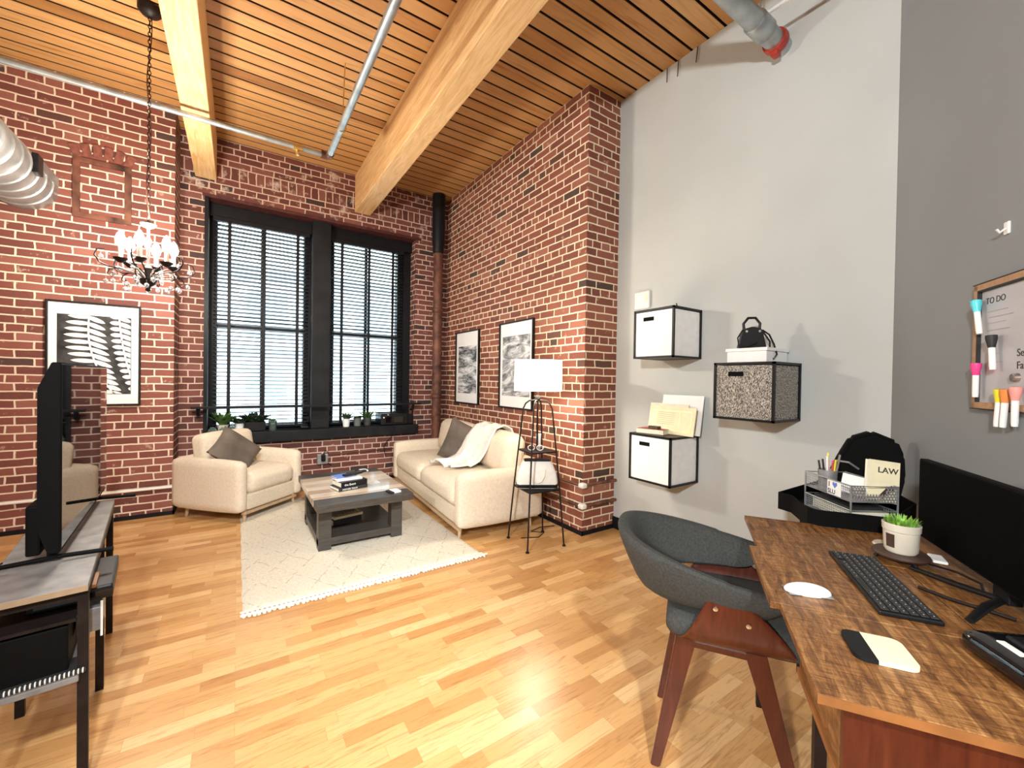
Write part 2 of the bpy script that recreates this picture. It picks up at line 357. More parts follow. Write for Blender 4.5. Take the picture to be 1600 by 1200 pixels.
def thing(name, label, cat, loc=(0, 0, 0), rz=0, group=None, rot=None):
    o = bpy.data.objects.new(name, None); COL.objects.link(o); o.location = loc; o.rotation_euler = rot or (0, 0, rz); o.empty_display_size = .05
    return tag(o, label, cat, group)
def struct(name, g, mat, parent=None, **k):
    o = g.build(name, mat, parent, **k)
    if parent is None: o['kind'] = 'structure'
    return o
def copy_tree(o, parent=None):
    c = o.copy(); COL.objects.link(c)
    if parent: c.parent = parent
    for ch in o.children: copy_tree(ch, c)
    return c
def TR(x, y, z, rx=0, ry=0, rz=0):
    return Matrix.Translation((x, y, z)) @ Matrix.Rotation(rz, 4, 'Z') @ Matrix.Rotation(ry, 4, 'Y') @ Matrix.Rotation(rx, 4, 'X')
def text(name, s, size, M, mat, parent, ext=.0004, bold=0, align='LEFT', sx=1):
    cu = bpy.data.curves.new(name, 'FONT'); cu.body = s; cu.size = size; cu.extrude = ext; cu.offset = bold; cu.align_x = align
    t = bpy.data.objects.new('tmp', cu); COL.objects.link(t)
    dg = bpy.context.evaluated_depsgraph_get(); me = bpy.data.meshes.new_from_object(t.evaluated_get(dg)); bpy.data.objects.remove(t)
    me.transform(M @ Matrix.Diagonal((sx, 1, 1, 1))); me.materials.clear(); me.materials.append(mat); o = bpy.data.objects.new(name, me); COL.objects.link(o)
    if parent: o.parent = parent
    return o
def arc(cx, cy, r, a0, a1, n=8): return [(cx+r*math.cos(a0+(a1-a0)*i/n), cy+r*math.sin(a0+(a1-a0)*i/n)) for i in range(n+1)]

# ------------------------------------------------------------------ room shell
X0, YP, YW, XG, HC = 2.437, 2.565, 5.37, 2.82, 3.8
WC = Vector((2.82, .69)); UD = Vector((-.8364, -.5481)); ND = Vector((-.5481, .8364)); RD = math.atan2(.5481, .8364)
def D(u, n, z=0): p = WC+UD*u+ND*n; return (p.x, p.y, z)
struct('floor', G().box(-4.2, -4.2, -.1, 3.2, 5.8, 0), m_floor)
g = G(); y = -4.2-.02; yb = [2.389-.129*k for k in range(60)] + [2.389+.129*k for k in range(1, 28)]
for y0 in sorted(yb):
    if y0 < -4.25 or y0 > 5.72: continue
    g.prism([(y0+.007, 3.86), (y0+.007, 3.804), (y0+.010, 3.8), (y0+.119, 3.8), (y0+.122, 3.804), (y0+.122, 3.86)], -4.2, 3.0, Matrix(((0, 0, 1, 0), (1, 0, 0, 0), (0, 1, 0, 0), (0, 0, 0, 1))))
g.box(-4.2, -4.25, 3.83, 3.2, 5.85, 3.9)
struct('ceiling', g, m_ceil)
OX0, OX1, OZ0, OZ1 = -.30, 1.985, .60, 3.2
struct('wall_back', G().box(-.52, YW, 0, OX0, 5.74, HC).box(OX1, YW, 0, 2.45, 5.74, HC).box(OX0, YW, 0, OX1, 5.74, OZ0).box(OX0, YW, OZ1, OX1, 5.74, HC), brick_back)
struct('wall_left', G().box(-4.2, 4.97, 0, -.5, 5.74, HC), brick_left)
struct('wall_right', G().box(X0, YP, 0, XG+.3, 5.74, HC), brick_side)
struct('wall_grey', G().box(XG, .6, 0, XG+.2, YP, HC), m_gray)
a = WC+UD*3.0; 
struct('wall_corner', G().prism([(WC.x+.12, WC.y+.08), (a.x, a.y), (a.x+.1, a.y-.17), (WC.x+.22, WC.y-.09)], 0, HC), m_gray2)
struct('wall_office', G().box(a.x, -4.2, 0, a.x+.15, a.y+.03, HC), m_gray)
struct('wall_rear', G().box(-4.2, -4.3, 0, 3.2, -4.1, HC), m_rear)
struct('wall_kitchen', G().box(-4.3, -4.2, 0, -4.1, 5.74, HC), m_rear)
# baseboards
struct('baseboard_grey', G().box(XG-.018, .69, 0, XG, YP, .105, .004), m_black)
struct('baseboard_corner', G().prism([tuple(WC), tuple(a), tuple(a+ND*.016), tuple(WC+ND*.016)], 0, .105), m_black)
struct('baseboard_brick', G().box(X0-.012, YP-.012, 0, X0, YW, .035).box(X0-.012, YP-.012, 0, XG-.018, YP, .035), m_black)
struct('baseboard_left', G().box(-4.1, 4.958, 0, -.488, 4.97, .035).box(-.5, 4.958, 0, -.488, YW, .035).box(-.488, YW-.012, 0, X0-.012, YW, .035), m_black)
# timber beams
struct('trim_1', G().box(-.38, -4.1, 3.353, -.2, YW, HC+.01, .006), m_beam)
struct('trim_2', G().box(1.19, -4.1, 3.355, 1.38, YW, HC+.01, .006), m_beam)
struct('trim_3', G().box(OX0-.02, YW-.004, OZ1-.03, OX1+.07, 5.62, OZ1+.004), m_lint)
# bricked-in opening on the left wall
g = G(); fx0, fx1, fz0, fz1 = -1.17, -.80, 2.63, 3.14; t_ = .045
g.box(fx0, 4.955, fz0, fx0+t_, 4.98, fz1).box(fx1-t_, 4.955, fz0, fx1, 4.98, fz1).box(fx0+t_, 4.956, fz1-t_, fx1-t_, 4.98, fz1).box(fx0+t_, 4.956, fz0, fx1-t_, 4.98, fz0+t_)
struct('trim_4', g, m_rust)
g = G()
for k in range(6):
    an = (-.42+.84*(k+.5)/6); cx = (fx0+fx1)/2+math.sin(an)*.5; cz = fz1-.44+math.cos(an)*.52
    g.box(-.028, -.008, -.055, .028, .006, .055, .004, TR(cx, 4.967, cz, 0, an, 0))
struct('trim_5', g, plain('voussoir_brick', (.2, .062, .042), .8, var=.2, nscale=25, bstr=.3, bscale=50))

# ------------------------------------------------------------------ windows and blinds
def window(name, xa, xb):
    root = bpy.data.objects.new(name, None); COL.objects.link(root); root['kind'] = 'structure'
    root.location = (xa, 5.6, .69); W_ = xb-xa; H_ = 2.48
    g = G()
    g.box(0, 0, 0, .075, .12, H_).box(W_-.075, 0, 0, W_, .12, H_).box(0, 0, H_-.09, W_, .12, H_).box(0, 0, -.09, W_, .12, .06)
    g.build('window_frame', m_black, root)
    G().box(.075, .04, H_*.46, W_-.075, .09, H_*.46+.05, .004).build('meeting_rail', m_black, root)
    G().box(W_/2-.018, .05, .06, W_/2+.018, .085, H_-.09, .004).build('muntin', m_black, root)
    p = G().box(.07, .062, .05, W_-.07, .068, H_-.08).build('pane', m_glass, root)
window('window_1', -.27, .735); window('window_2', .93, 1.885)
struct('trim_6', G().box(.73, 5.42, .69, .935, 5.73, 3.19, .01), m_char)
struct('trim_7', G().box(OX0, 5.52, 3.03, OX1, 5.72, 3.17, .006).box(OX0, 5.36, .60, OX0+.035, 5.72, 3.17).box(1.885, 5.57, .60, OX1, 5.72, 3.17), m_black)
struct('windowsill', G().box(-.30, 5.29, .575, 2.02, 5.72, .695, .006), m_char)
bpy.data.objects['windowsill'].name = 'trim_8'
def blind(label, xa, xb, tapes):
    root = thing('window_blind', label, 'blind', (xa, 5.53, 3.03), 0, 'black venetian blinds')
    W_ = xb-xa
    G().box(0, -.03, -.05, W_, .03, 0, .004).build('headrail', m_black, root)
    g = G(); z = -.085; 
    while z > -2.27:
        g.box(.01, -.025, -.003, W_-.01, .025, .003, M=TR(0, 0, z, -.2)); z -= .0445
    g.build('slat', m_black, root)
    for fx in tapes:
        G().box(fx-xa-.017, -.03, -2.29, fx-xa+.017, -.0265, -.04).build('ladder_tape', m_black, root)
    G().box(.005, -.026, -2.31, W_-.005, .026, -2.285, .004).build('bottom_rail', m_black, root)
    return root
blind('black venetian blind in the left window, above the larger group of plants', -.235, .715, (-.085, .242, .582))
blind('black venetian blind in the right window, above the black printer', .95, 1.87, (1.077, 1.407, 1.717))
# building across the street
b = thing('apartment_building', 'pale modern building with balconies across the street, seen through the blinds', 'building', (0, 15, -3))
G().box(-9, 0, 0, 13, 3, 7.4).build('wall', m_fac, b)
for zz in (4.9, 7.3): G().box(-9, -.3, zz, 13, 0, zz+.3).build('cornice', m_facb, b)
for xx in (-6.5, -3.2, .2, 1.9, 3.4, 6.2, 9):
    for zz in (.8, 3.2, 5.5): G().box(xx, -.05, zz, xx+1.1, 0, zz+1.4).build('window', m_facw, b)
for zz in (2.7, 5.2):
    g = G().box(-4.2, -1.1, zz-.12, 2.6, 0, zz)
    for k in range(46): g.box(-4.2+k*.15, -1.1, zz, -4.17+k*.15, -1.06, zz+.95)
    g.box(-4.2, -1.12, zz+.95, 2.6, -1.04, zz+1.0).build('balcony', m_facb, b)

# ------------------------------------------------------------------ pipes, duct, conduit on the walls
r = thing('sprinkler_pipe', 'thin silver sprinkler pipe running along the ceiling with an elbow before the big beam', 'pipe', (0, 0, 3.28))
p1 = [(-4.1, 3.96, 0), (.63, 4.01, 0)]
G().tube(p1, .022, 10).build('pipe_run', m_steel, r, True)
G().tube([(.665, 4.0, 0), (.672, 2, 0), (.69, -4.05, 0)], .027, 12).build('pipe_run', m_steel, r, True)
G().tube([(.60, 4.01, 0), (.64, 4.012, 0), (.662, 4.0, 0), (.666, 3.95, 0)], .033, 12).build('elbow', m_rust, r, True)
G().tube([(.38, 4.008, 0), (.45, 4.009, 0)], .03, 12).lathe([(.012, -.07), (.02, -.05), (.012, -.03), (.012, 0)], (.415, 4.008, 0)).build('sprinkler_head', m_gold, r, True)
G().tube([(.69, 3.5, .52), (.672, 3.5, -.03)], .004, 6).build('hanger_rod', m_gold, r, True)
G().tube([(.672+.032*math.cos(a_), 3.5, .032*math.sin(a_)) for a_ in [2*PI*k/12 for k in range(12)]], .004, 6, closed=True).build('hanger_ring', m_gold, r, True)
r = thing('fire_main_pipe', 'thick galvanised pipe with a red coupling going into the top of the grey wall', 'pipe', (XG, 1.25, 3.41))
G().tube([(-3.2, 0, 0), (.01, 0, 0)], .055, 20).build('pipe_run', m_steel, r, True)
G().lathe([(.056, -.115), (.066, -.115), (.07, -.1), (.07, -.075), (.066, -.06), (.056, -.06)], M=Matrix.Rotation(PI/2, 4, 'Y')).box(-.11, -.02, -.09, -.06, .02, -.06, .004).build('coupling', m_tele, r, True)
G().lathe([(.056, -.35), (.064, -.34), (.064, -.22), (.056, -.21)], M=Matrix.Rotation(PI/2, 4, 'Y')).build('sleeve', m_steel, r, True)
G().tube([(-.28, 0, .06), (-.28, 0, .4)], .005, 6).ball((-.28, -.01, .07), .022, 2).build('hanger_rod', m_steel, r, True)
G().tube([(-.27, -.02, .06), (-.24, -1.2, .06)], .011, 8).build('branch_pipe', m_whitep, r, True)
r = thing('air_duct', 'round silver spiral air duct ending against the left brick wall near the ceiling', 'duct', (-1.45, 4.97, 2.82))
g = G(); ys = []; y = 0.0; prof = []
while y < 5.5:
    prof += [(.197, y), (.197, y+.115), (.206, y+.12), (.206, y+.132), (.197, y+.137)]; y += .14
g.lathe(prof, seg=40, M=Matrix.Rotation(PI/2, 4, 'X')).build('duct_tube', m_steel, r, True)
G().box(.19, -.52, -.05, .225, -.42, .09, .004).build('damper_bracket', m_blackp, r)
G().box(.17, -.42, .02, .205, -.02, .1, .004).build('seam_strip', m_steel, r)
r = thing('conduit', 'thin white conduit running low along the left brick wall behind the television', 'pipe', (-.5, 4.945, .262))
G().tube([(-3.5, 0, 0), (.02, 0, 0), (.03, .012, 0), (.03, .4, 0)], .011, 8).build('conduit_run', m_whitep, r, True)
r = thing('drain_pipe', 'rust brown vertical drain pipe in the corner beside the right window', 'pipe', (2.25, 5.24, 0))
G().tube([(0, 0, 0), (0, 0, 3.12)], .062, 20).build('pipe_run', m_rust, r, True)
G().lathe([(.062, 3.0), (.075, 3.02), (.075, 3.1), (.085, 3.14), (.085, 3.79)], seg=20).build('socket', m_black, r, True)
for zz in (1.05, 2.2): G().lathe([(.062, zz), (.072, zz+.01), (.072, zz+.05), (.062, zz+.06)], seg=20).build('collar', m_rust, r, True)
for zz, lb in ((.43, 'upper painted pipe wrapping the brick corner, at its higher level'), (.255, 'lower painted pipe wrapping the brick corner, just above the floor')):
    r = thing('heating_pipe', lb, 'pipe', (X0, YP, zz), 0)
    G().tube([(-.022, 1.4, 0), (-.022, 0, 0), (-.012, -.014, 0), (0, -.022, 0), (XG-X0, -.022, 0)], .014, 10).build('pipe_run', m_rust, r, True)
    G().rbox((-.016, -.018, 0), (.03, .03, .022), .015).build('white_cap', m_whitep, r, True)['label'] = 'white foam corner wrap'
# wall iron hooks on the ceiling edge
for k, (yy, dz) in enumerate(((2.08, .09), (1.98, .1), (1.82, .09))):
    tag(G().tube([(XG-.012, yy, HC-.01), (XG-.015, yy+.005*k, HC-dz-.03)], .004, 6).build('ceiling_nail', m_rust), ['leftmost', 'middle', 'rightmost'][k]+' of the three thin rusty nails hanging at the ceiling edge on the grey wall', 'nail', 'rusty nails at the ceiling edge')
r = thing('wall_outlet', 'metal outlet box with a black plug, low on the brick under the window', 'outlet', (.85, YW, .34))
G().box(-.06, -.045, -.07, .06, 0, .05, .006).build('box', m_steel, r); G().box(-.02, -.09, -.03, .025, -.045, .05, .008).build('plug', m_blackp, r)
G().tube([(0, -.07, .04), (.02, -.09, .1), (.06, -.04, .07), (.05, -.03, -.05), (.1, -.03, -.1)], .005, 6).build('plug_cord', m_blackp, r, True)
r = thing('wall_conduit', 'thin dark surface conduit running low along the brick under the window', 'pipe', (.93, YW-.012, .37))
G().tube([(0, 0, 0), (1.2, 0, .03)], .006, 6).build('conduit_run', m_rust, r, True)
r = thing('thermostat', 'small white plastic control box on the grey wall above the top white cube', 'thermostat', (XG, 2.276, 1.99))
G().box(-.028, -.075, -.072, 0, .075, .072, .01).build('casing', m_whitep, r); G().box(-.031, -.06, -.02, -.028, -.03, .05, .001).build('vent_grille', m_paper, r)
# rail across the window
r = thing('window_rail', 'long black narrow rail mounted across the bottom of the windows', 'rail', (-.395, 5.27, .975))
G().box(0, -.035, -.012, 2.43, .035, .012, .003).build('rail_board', m_black, r)
for xx in (.06, 2.33): G().tube([(xx, .0, -.012), (xx, .02, -.07), (xx, .1, -.08)], .018, 8).build('bracket', m_black, r, True)

# ------------------------------------------------------------------ framed pictures
def frame(label, loc, rz, W_, H_, mat_w, border, cat='picture', name='framed_picture', group=None):
    r = thing(name, label, cat, loc, rz, group)   # local x along the wall, -y out of the wall, z up from the base
    f = .014; g = G()
    g.box(0, -.03, 0, f, 0, H_, .002).box(W_-f, -.03, 0, W_, 0, H_, .002).box(f, -.03, 0, W_-f, 0, f, .002).box(f, -.03, H_-f, W_-f, 0, H_, .002)
    g.build('picture_frame', m_iron, r); G().box(f, -.012, f, W_-f, -.004, H_-f).build('mat_board', m_white, r)
    pr = G().box(border[0], -.0145, border[1], W_-border[0], -.012, H_-border[2]).build('print', mat_w, r)
    return r, pr
r, pr = frame('large framed black and white fern leaf print on the left brick wall', (-1.32, 4.968, 1.03), 0, .59, .885, m_artbg, (.065, .1, .11), name='fern_picture')
pr['label'] = 'dark print with white fern fronds'
def frond(x0, z0, x1, z1, xc, n, L, Ll, clip=(.065, .525, .1, .775)):
    g = G(); k = 0
    P = lambda t: ((1-t)**2*x0+2*t*(1-t)*xc+t*t*x1, z0+(z1-z0)*t)
    pts = [P(i/24) for i in range(25)]
    def poly(ps):
        ps = [(min(max(x, clip[0]+.003), clip[1]-.003), min(max(z, clip[2]+.003), clip[3]-.003)) for x, z in ps]
        ar = sum(ps[i][0]*ps[(i+1) % len(ps)][1]-ps[(i+1) % len(ps)][0]*ps[i][1] for i in range(len(ps)))
        if abs(ar) < 1e-5: return
        try: g.prism(ps, -.0151-.0002*random.random(), -.0145, Matrix(((1, 0, 0, 0), (0, 0, 1, 0), (0, 1, 0, 0), (0, 0, 0, 1))))
        except Exception: pass
    for (ax, az), (bx, bz) in zip(pts, pts[1:]): poly([(ax-.006, az), (ax+.006, az), (bx+.006, bz), (bx-.006, bz)])
    for i in range(n):
        t = (i+.5)/n; x, z = P(t); 
        for s_ in (-1, 1):
            ln = (L if s_ > 0 else Ll)*(.55+.5*math.sin(PI*min(1, .2+t*.75)))
            an = (.42 if s_ > 0 else .2); dx, dz = math.cos(an)*s_, -math.sin(an)*(1 if s_ > 0 else -.2); w_ = .0185
            ps = []
            for q in range(9): tt = q/8; ps.append((x+dx*ln*tt-dz*w_*math.sin(PI*min(1, .15+tt*.85))**.6*s_, z+dz*ln*tt+abs(dx)*w_*math.sin(PI*min(1, .15+tt*.85))**.6))
            for q in range(8, -1, -1): tt = q/8; ps.append((x+dx*ln*tt+dz*w_*math.sin(PI*min(1, .15+tt*.85))**.6*s_, z+dz*ln*tt-abs(dx)*w_*math.sin(PI*min(1, .15+tt*.85))**.6))
            poly(ps)
    return g
frond(.26, .785, .42, .09, .215, 13, .125, .15).build('fern_leaf', m_fern, pr)
frond(.445, .80, .56, .12, .46, 13, .1, .07).build('fern_leaf', m_fern, pr)
frame('small framed black and white photograph, farther from the lamp on the right brick wall', (X0-.001, 5.0, 1.0), -PI/2, .63, .92, m_art1, (.07, .13, .19))
frame('tall framed black and white photograph partly behind the lamp shade', (X0-.001, 3.9, 1.008), -PI/2, .63, .918, m_art2, (.06, .13, .15))

# ------------------------------------------------------------------ chandelier
CH = (-.515, 3.73, 0)
r = thing('chandelier', 'wrought iron chandelier with lit candle bulbs and hanging crystals near the left window', 'chandelier', (CH[0], CH[1], 3.79))
CS = 1.16
Z = lambda z: z-3.79
G().lathe([(.0, Z(3.79)), (.066, Z(3.79)), (.066, Z(3.765)), (.05, Z(3.745)), (.02, Z(3.73)), (0, Z(3.725))]).build('canopy', m_iron, r, True)
g = G(); z = 3.735; k = 0
while z > 2.34:
    a_ = (k % 2)*PI/2; ca, sa = math.cos(a_), math.sin(a_)
    g.tube([(.0085*math.cos(t)*ca, .0085*math.cos(t)*sa, Z(z-.017)+.017*math.sin(t)) for t in [2*PI*q/8 for q in range(8)]], .0028, 5, closed=True); z -= .026; k += 1
g.build('chain', m_iron, r, True)
G().tube([(.012*math.sin(z_*9), .012*math.cos(z_*9), Z(z_)) for z_ in [3.72-.05*q for q in range(28)]], .003, 5).build('cord', m_rust, r, True)
G().lathe([(.0, Z(2.36)), (.012, Z(2.35)), (.045, Z(2.33)), (.03, Z(2.31)), (.008, Z(2.3)), (.008, Z(2.24)), (.02, Z(2.22)), (.01, Z(2.18)), (.01, Z(2.06)), (.025, Z(2.03)), (.012, Z(1.99)), (.01, Z(1.96)), (.05, Z(1.955)), (.04, Z(1.925)), (.015, Z(1.905)), (.012, Z(1.89)), (.016, Z(1.88)), (0, Z(1.87))]).build('stem', m_iron, r, True)
ga = G()
pa = [(.015, 1.955), (.04, 1.985), (.08, 1.99), (.12, 2.0), (.165, 2.0), (.205, 2.02), (.225, 2.06), (.215, 2.1), (.185, 2.11)]
ga.tube([(x, 0, Z(z)) for x, z in pa], .0042, 6); ga.tube([(.13, 0, Z(2.0)), (.165, 0, Z(1.985)), (.175, 0, Z(1.955)), (.155, 0, Z(1.94)), (.14, 0, Z(1.955))], .0035, 6)
ga.tube([(.02, 0, Z(1.965)), (.05, 0, Z(2.02)), (.09, 0, Z(2.045)), (.12, 0, Z(2.06))], .004, 6)
arm0 = ga.build('arm', m_iron, r, True)
cup0 = G().lathe([(0, Z(2.035)), (.012, Z(2.04)), (.03, Z(2.06)), (.034, Z(2.068)), (.012, Z(2.064)), (0, Z(2.062))], (.12, 0, 0), 16).build('candle_cup', m_iron, r, True)
can0 = G().lathe([(.0105, Z(2.064)), (.0105, Z(2.14)), (.007, Z(2.143))], (.12, 0, 0), 12).build('candle_sleeve', m_paper, r, True)
bul0 = G().lathe([(.008, Z(2.143)), (.02, Z(2.165)), (.024, Z(2.19)), (.017, Z(2.22)), (.004, Z(2.248)), (0, Z(2.25))], (.12, 0, 0), 12).build('bulb', m_bulb, r, True)
bul0['label'] = 'lit candle bulb'
cr0 = G().tube([(0, 0, 0), (0, 0, -.02)], .0012, 4).ball((0, 0, -.036), .0155, 1, (1, 1, 1.15)).build('crystal_drop', m_cry, r)
for k in range(6):
    an = 2*PI*k/6+.35
    for o in (arm0, cup0, can0, bul0):
        c = o if k == 0 else o.copy()
        if k: COL.objects.link(c)
        c.rotation_euler = (0, 0, an); c.scale = (CS, CS, 1)
    light('chandelier_bulb_light', 'POINT', (CH[0]+.12*math.cos(an), CH[1]+.12*math.sin(an), 2.28), 15, WARM, .02)
first = True
for (rad, z, n, ph) in ((.2, 2.085, 6, .35), (.15, 1.94, 6, .35), (.19, 1.97, 6, .87), (.1, 1.93, 6, .6), (.06, 1.98, 5, .2), (.04, 2.2, 4, 0), (.12, 2.03, 6, .1)):
    for k in range(n):
        an = 2*PI*k/n+ph; c = cr0 if first else cr0.copy()
        if not first: COL.objects.link(c)
        first = False; c.location = (rad*CS*math.cos(an), rad*CS*math.sin(an), Z(z+.012*math.sin(k*2.3)))

# ------------------------------------------------------------------ rug
r = thing('area_rug', 'cream woven rug with faint diamond lines and a braided fringe under the coffee table', 'rug', (.03, 2.68, 0))
g = G(); nx, ny = 60, 90; W_, L_ = 1.5, 2.24
vs = [[g.bm.verts.new((W_*i/nx+(.002*math.sin(j*.5) if i in (0, nx) else 0), L_*j/ny, .014+.0035*random.random() if 0 < i < nx and 0 < j < ny else .002)) for j in range(ny+1)] for i in range(nx+1)]
for i in range(nx):
    for j in range(ny): g.bm.faces.new((vs[i][j], vs[i+1][j], vs[i+1][j+1], vs[i][j+1]))
g.build('pile', m_rug, r, True)
g = G()
for k in range(64):
    x = W_*(k+.5)/64; dx = random.uniform(-.006, .006); L = random.uniform(.05, .062)
    g.tube([(x+.011*math.cos(t_), -.02+.017*math.sin(t_), .012) for t_ in [2*PI*q/8 for q in range(8)]], .0052, 5, closed=True)
    g.tube([(x+dx, -.034, .01), (x+dx, -L, .007)], [.011, .008], 6, flat=.6)
g.tube([(-.01, -.036, .011), (W_+.03, -.036, .011)], .007, 6); g.tube([(-.01, 0, .011), (W_, 0, .011)], .006, 6)
g.build('fringe', plain('rug_fringe', (.84, .78, .66), .95, var=.08, nscale=60), r, True)['kind'] = 'stuff'

# ------------------------------------------------------------------ coffee table
CT = (.47, 3.15, 0)
r = thing('coffee_table', 'dark square coffee table with pale planked top standing on the rug', 'table', (CT[0], CT[1], .017))
W_, L_, T_ = .70, 1.07, .385
G().box(0, 0, T_-.055, W_, .17, T_, .003).build('end_plank', m_tabled, r); G().box(0, L_-.17, T_-.055, W_, L_, T_, .003).build('end_plank', m_tabled, r)
G().box(-.004, .17, T_-.05, W_+.004, L_-.17, T_+.001, .002).build('tabletop', m_tablel, r)['label'] = 'pale washed plank top'
for (x, yy) in ((.035, .16), (.035, L_-.25), (W_-.125, .16), (W_-.125, L_-.25)):
    G().box(x, yy, 0, x+.09, yy+.09, T_-.055, .003).build('leg', m_tabled, r)
G().box(.035, .165, .03, W_-.035, L_-.165, .085, .003).build('lower_shelf', m_tabled, r)
G().box(.04, .18, T_-.1, W_-.04, L_-.18, T_-.05).build('apron', m_tabled, r)
TZ = .017+T_
def book(label, loc, rz, w_, d_, h_, mat, group=None, name='book', spine=None, cat='book', tcol=None):
    b = thing(name, label, cat, loc, rz, group)   # spine along local x on the -y side
    G().box(.003, .003, .003, w_-.003, d_-.001, h_-.003).build('pages', m_paper, b)
    G().box(0, 0, 0, w_, d_, .003, .001).box(0, 0, h_-.003, w_, d_, h_, .001).box(0, 0, 0, w_, .004, h_, .0015).build('cover', mat, b)
    if spine: text('spine_lettering', spine, h_*.62, TR(w_*.12, -.001, h_*.26, PI/2), tcol or m_white, b)
    return b
bx, by = CT[0]+.20, CT[1]+.30
book('black hardcover at the bottom of the stack on the coffee table', (bx, by, TZ+.001), .22, .24, .17, .026, m_ink, 'books on the coffee table', spine='PARTNER TRACK')
book('black hardcover with large white lettering, second from the bottom of the coffee table stack', (bx+.02, by+.01, TZ+.028), .24, .22, .16, .04, m_blackp, 'books on the coffee table', spine='the Exam')
book('white paperback below the remote on the coffee table stack', (bx+.0, by+.06, TZ+.069), .1, .2, .14, .014, m_white, 'books on the coffee table')
book('blue and red covered paperback on top of the coffee table stack', (bx+.005, by+.10, TZ+.084), .3, .15, .10, .012, m_blue, 'books on the coffee table')
for k, (dx, dy, dz, rz) in enumerate(((.06, .09, .097, .35), (.1, .14, .097, .3))):
    rm = thing('remote_control', ('black remote control nearest the window side on the coffee table books' if k else 'black remote control lying on top of the coffee table books'), 'remote control', (bx+dx, by+dy, TZ+dz), rz, None)
    G().box(0, 0, 0, .17, .036, .017, .005).build('casing', m_blackp, rm); g = G()
    for q in range(8): g.box(.02+q*.016, .008, .017, .029+q*.016, .028, .0185)
    g.build('buttons', m_browntx, rm)
kn = thing('wooden_knot_ornament', 'small wooden knot ornament behind the books on the coffee table', 'ornament', (bx+.1, by+.3, TZ+.002))
for k in range(3): G().tube([(.026*math.cos(t), .009*math.sin(2*t)+.01*(k-1), .03+.026*math.sin(t)) for t in [2*PI*q/16 for q in range(16)]], .009, 8, closed=True).build('ring', m_gold if k == 1 else m_oak, kn, True, rot=(0, 0, k*1.05))
def coaster(label, loc, rz, s=1.0, name='coaster'):
    c = thing(name, label, 'coaster', loc, rz, None)
    def rr(x0, y0, x1, y1, rad, cs):
        P = []
        for (cx, cy, a0, on) in ((x1, y1, 0, cs[0]), (x0, y1, PI/2, cs[1]), (x0, y0, PI, cs[2]), (x1, y0, 1.5*PI, cs[3])):
            if on: P += arc(cx+(-rad if cx == x1 else rad), cy+(-rad if cy == y1 else rad), rad, a0, a0+PI/2, 5)
            else: P.append((cx, cy))
        return P
    G().prism(rr(.035*s, 0, .1*s, .1*s, .018*s, (1, 0, 0, 1)), 0, .008).build('marble_slab', m_cream if s > 1 else m_white, c)['label'] = 'pale stone part'
    G().prism(rr(0, 0, .035*s, .1*s, .018*s, (0, 1, 1, 0)), 0, .008).build('dark_slab', m_char, c)['label'] = 'dark wood part'
    return c
coaster('two tone stone coaster on the near dark end of the coffee table', (CT[0]+.53, CT[1]+.05, TZ+.001), .15)
coaster('two tone stone coaster on the far dark end of the coffee table', (CT[0]+.5, CT[1]+.93, TZ+.001), .15)
sx, sy = CT[0]+.18, CT[1]+.40
book('thick black hardcover at the bottom of the pile on the lower table shelf', (sx, sy, .104), .25, .24, .17, .045, m_ink, 'books on the lower table shelf')
book('cream book in the middle of the pile on the lower table shelf', (sx+.01, sy+.01, .15), .2, .24, .17, .02, m_cream, 'books on the lower table shelf')
book('magazine with a patterned cover on top of the pile on the lower table shelf', (sx+.0, sy+.03, .171), .3, .22, .16, .008, m_tweed, 'books on the lower table shelf')

# ------------------------------------------------------------------ seats
def soft_seat(r, W_, Dp, ah, at, seats, bh, fh, cush):
    # local x = width, y = towards the back, origin at the front left corner
    for x in (0, W_-at): G().rbox((x+at/2, Dp/2, (.1+ah)/2), (at/2, Dp/2, (ah-.1)/2), .045, (0, 0, .012), 10).build('arm', m_fab, r, True)
    G().rbox((W_/2, Dp/2, .18), (W_/2-at+.01, Dp/2-.02, .075), .02).build('seat_base', m_fab, r, True)
    G().rbox((W_/2, Dp-.065, (.1+fh)/2), (W_/2-.015, .065, (fh-.1)/2), .045, (0, 0, .01), 10).build('back_frame', m_fab, r, True)
    cw = (W_-2*at)/seats
    for k in range(seats):
        cx = at+cw*(k+.5)
        G().rbox((cx, (Dp-.14)/2+.0, .335), (cw/2-.003, (Dp-.14)/2, .095), .07, (0, .012, .03), 12).build('seat_cushion', m_fab, r, True)
        M_ = TR(cx, Dp-.2, bh-.2, -.16)
        G().rbox((0, 0, 0), (cw/2-.004, .085, cush), .08 if seats > 1 else .05, (0, .045, .015), 12, M_).build('back_cushion', m_fab, r, True)
    G().box(.07, .015, .075, W_-.07, .055, .1, .003).box(.07, Dp-.055, .075, W_-.07, Dp-.015, .1, .003).build('wooden_rail', m_oak, r)
    for (x, yy, sx_, sy_) in ((.1, .05, -1, -1), (W_-.1, .05, 1, -1), (.1, Dp-.1, -1, 1), (W_-.1, Dp-.1, 1, 1)):
        G().tube([(x, yy, .13), (x+.012*sx_, yy+.012*sy_, 0)], [.02, .012], 10).build('leg', m_oak, r, True)
# sofa: front faces -X ; local x runs from the far end to the near end
SO = (1.585, 5.0); 
r = thing('sofa', 'cream two seat sofa along the right brick wall under the framed photographs', 'sofa', (SO[0], SO[1], 0), math.radians(-90-3.1))
soft_seat(r, 2.06, .82, .54, .13, 2, .82, .60, .19)
r = thing('armchair', 'cream armchair with wooden legs in the corner beside the window', 'armchair', (.02, 4.27, 0), math.radians(43))
soft_seat(r, .76, .78, .55, .1, 1, .765, .55, .19)
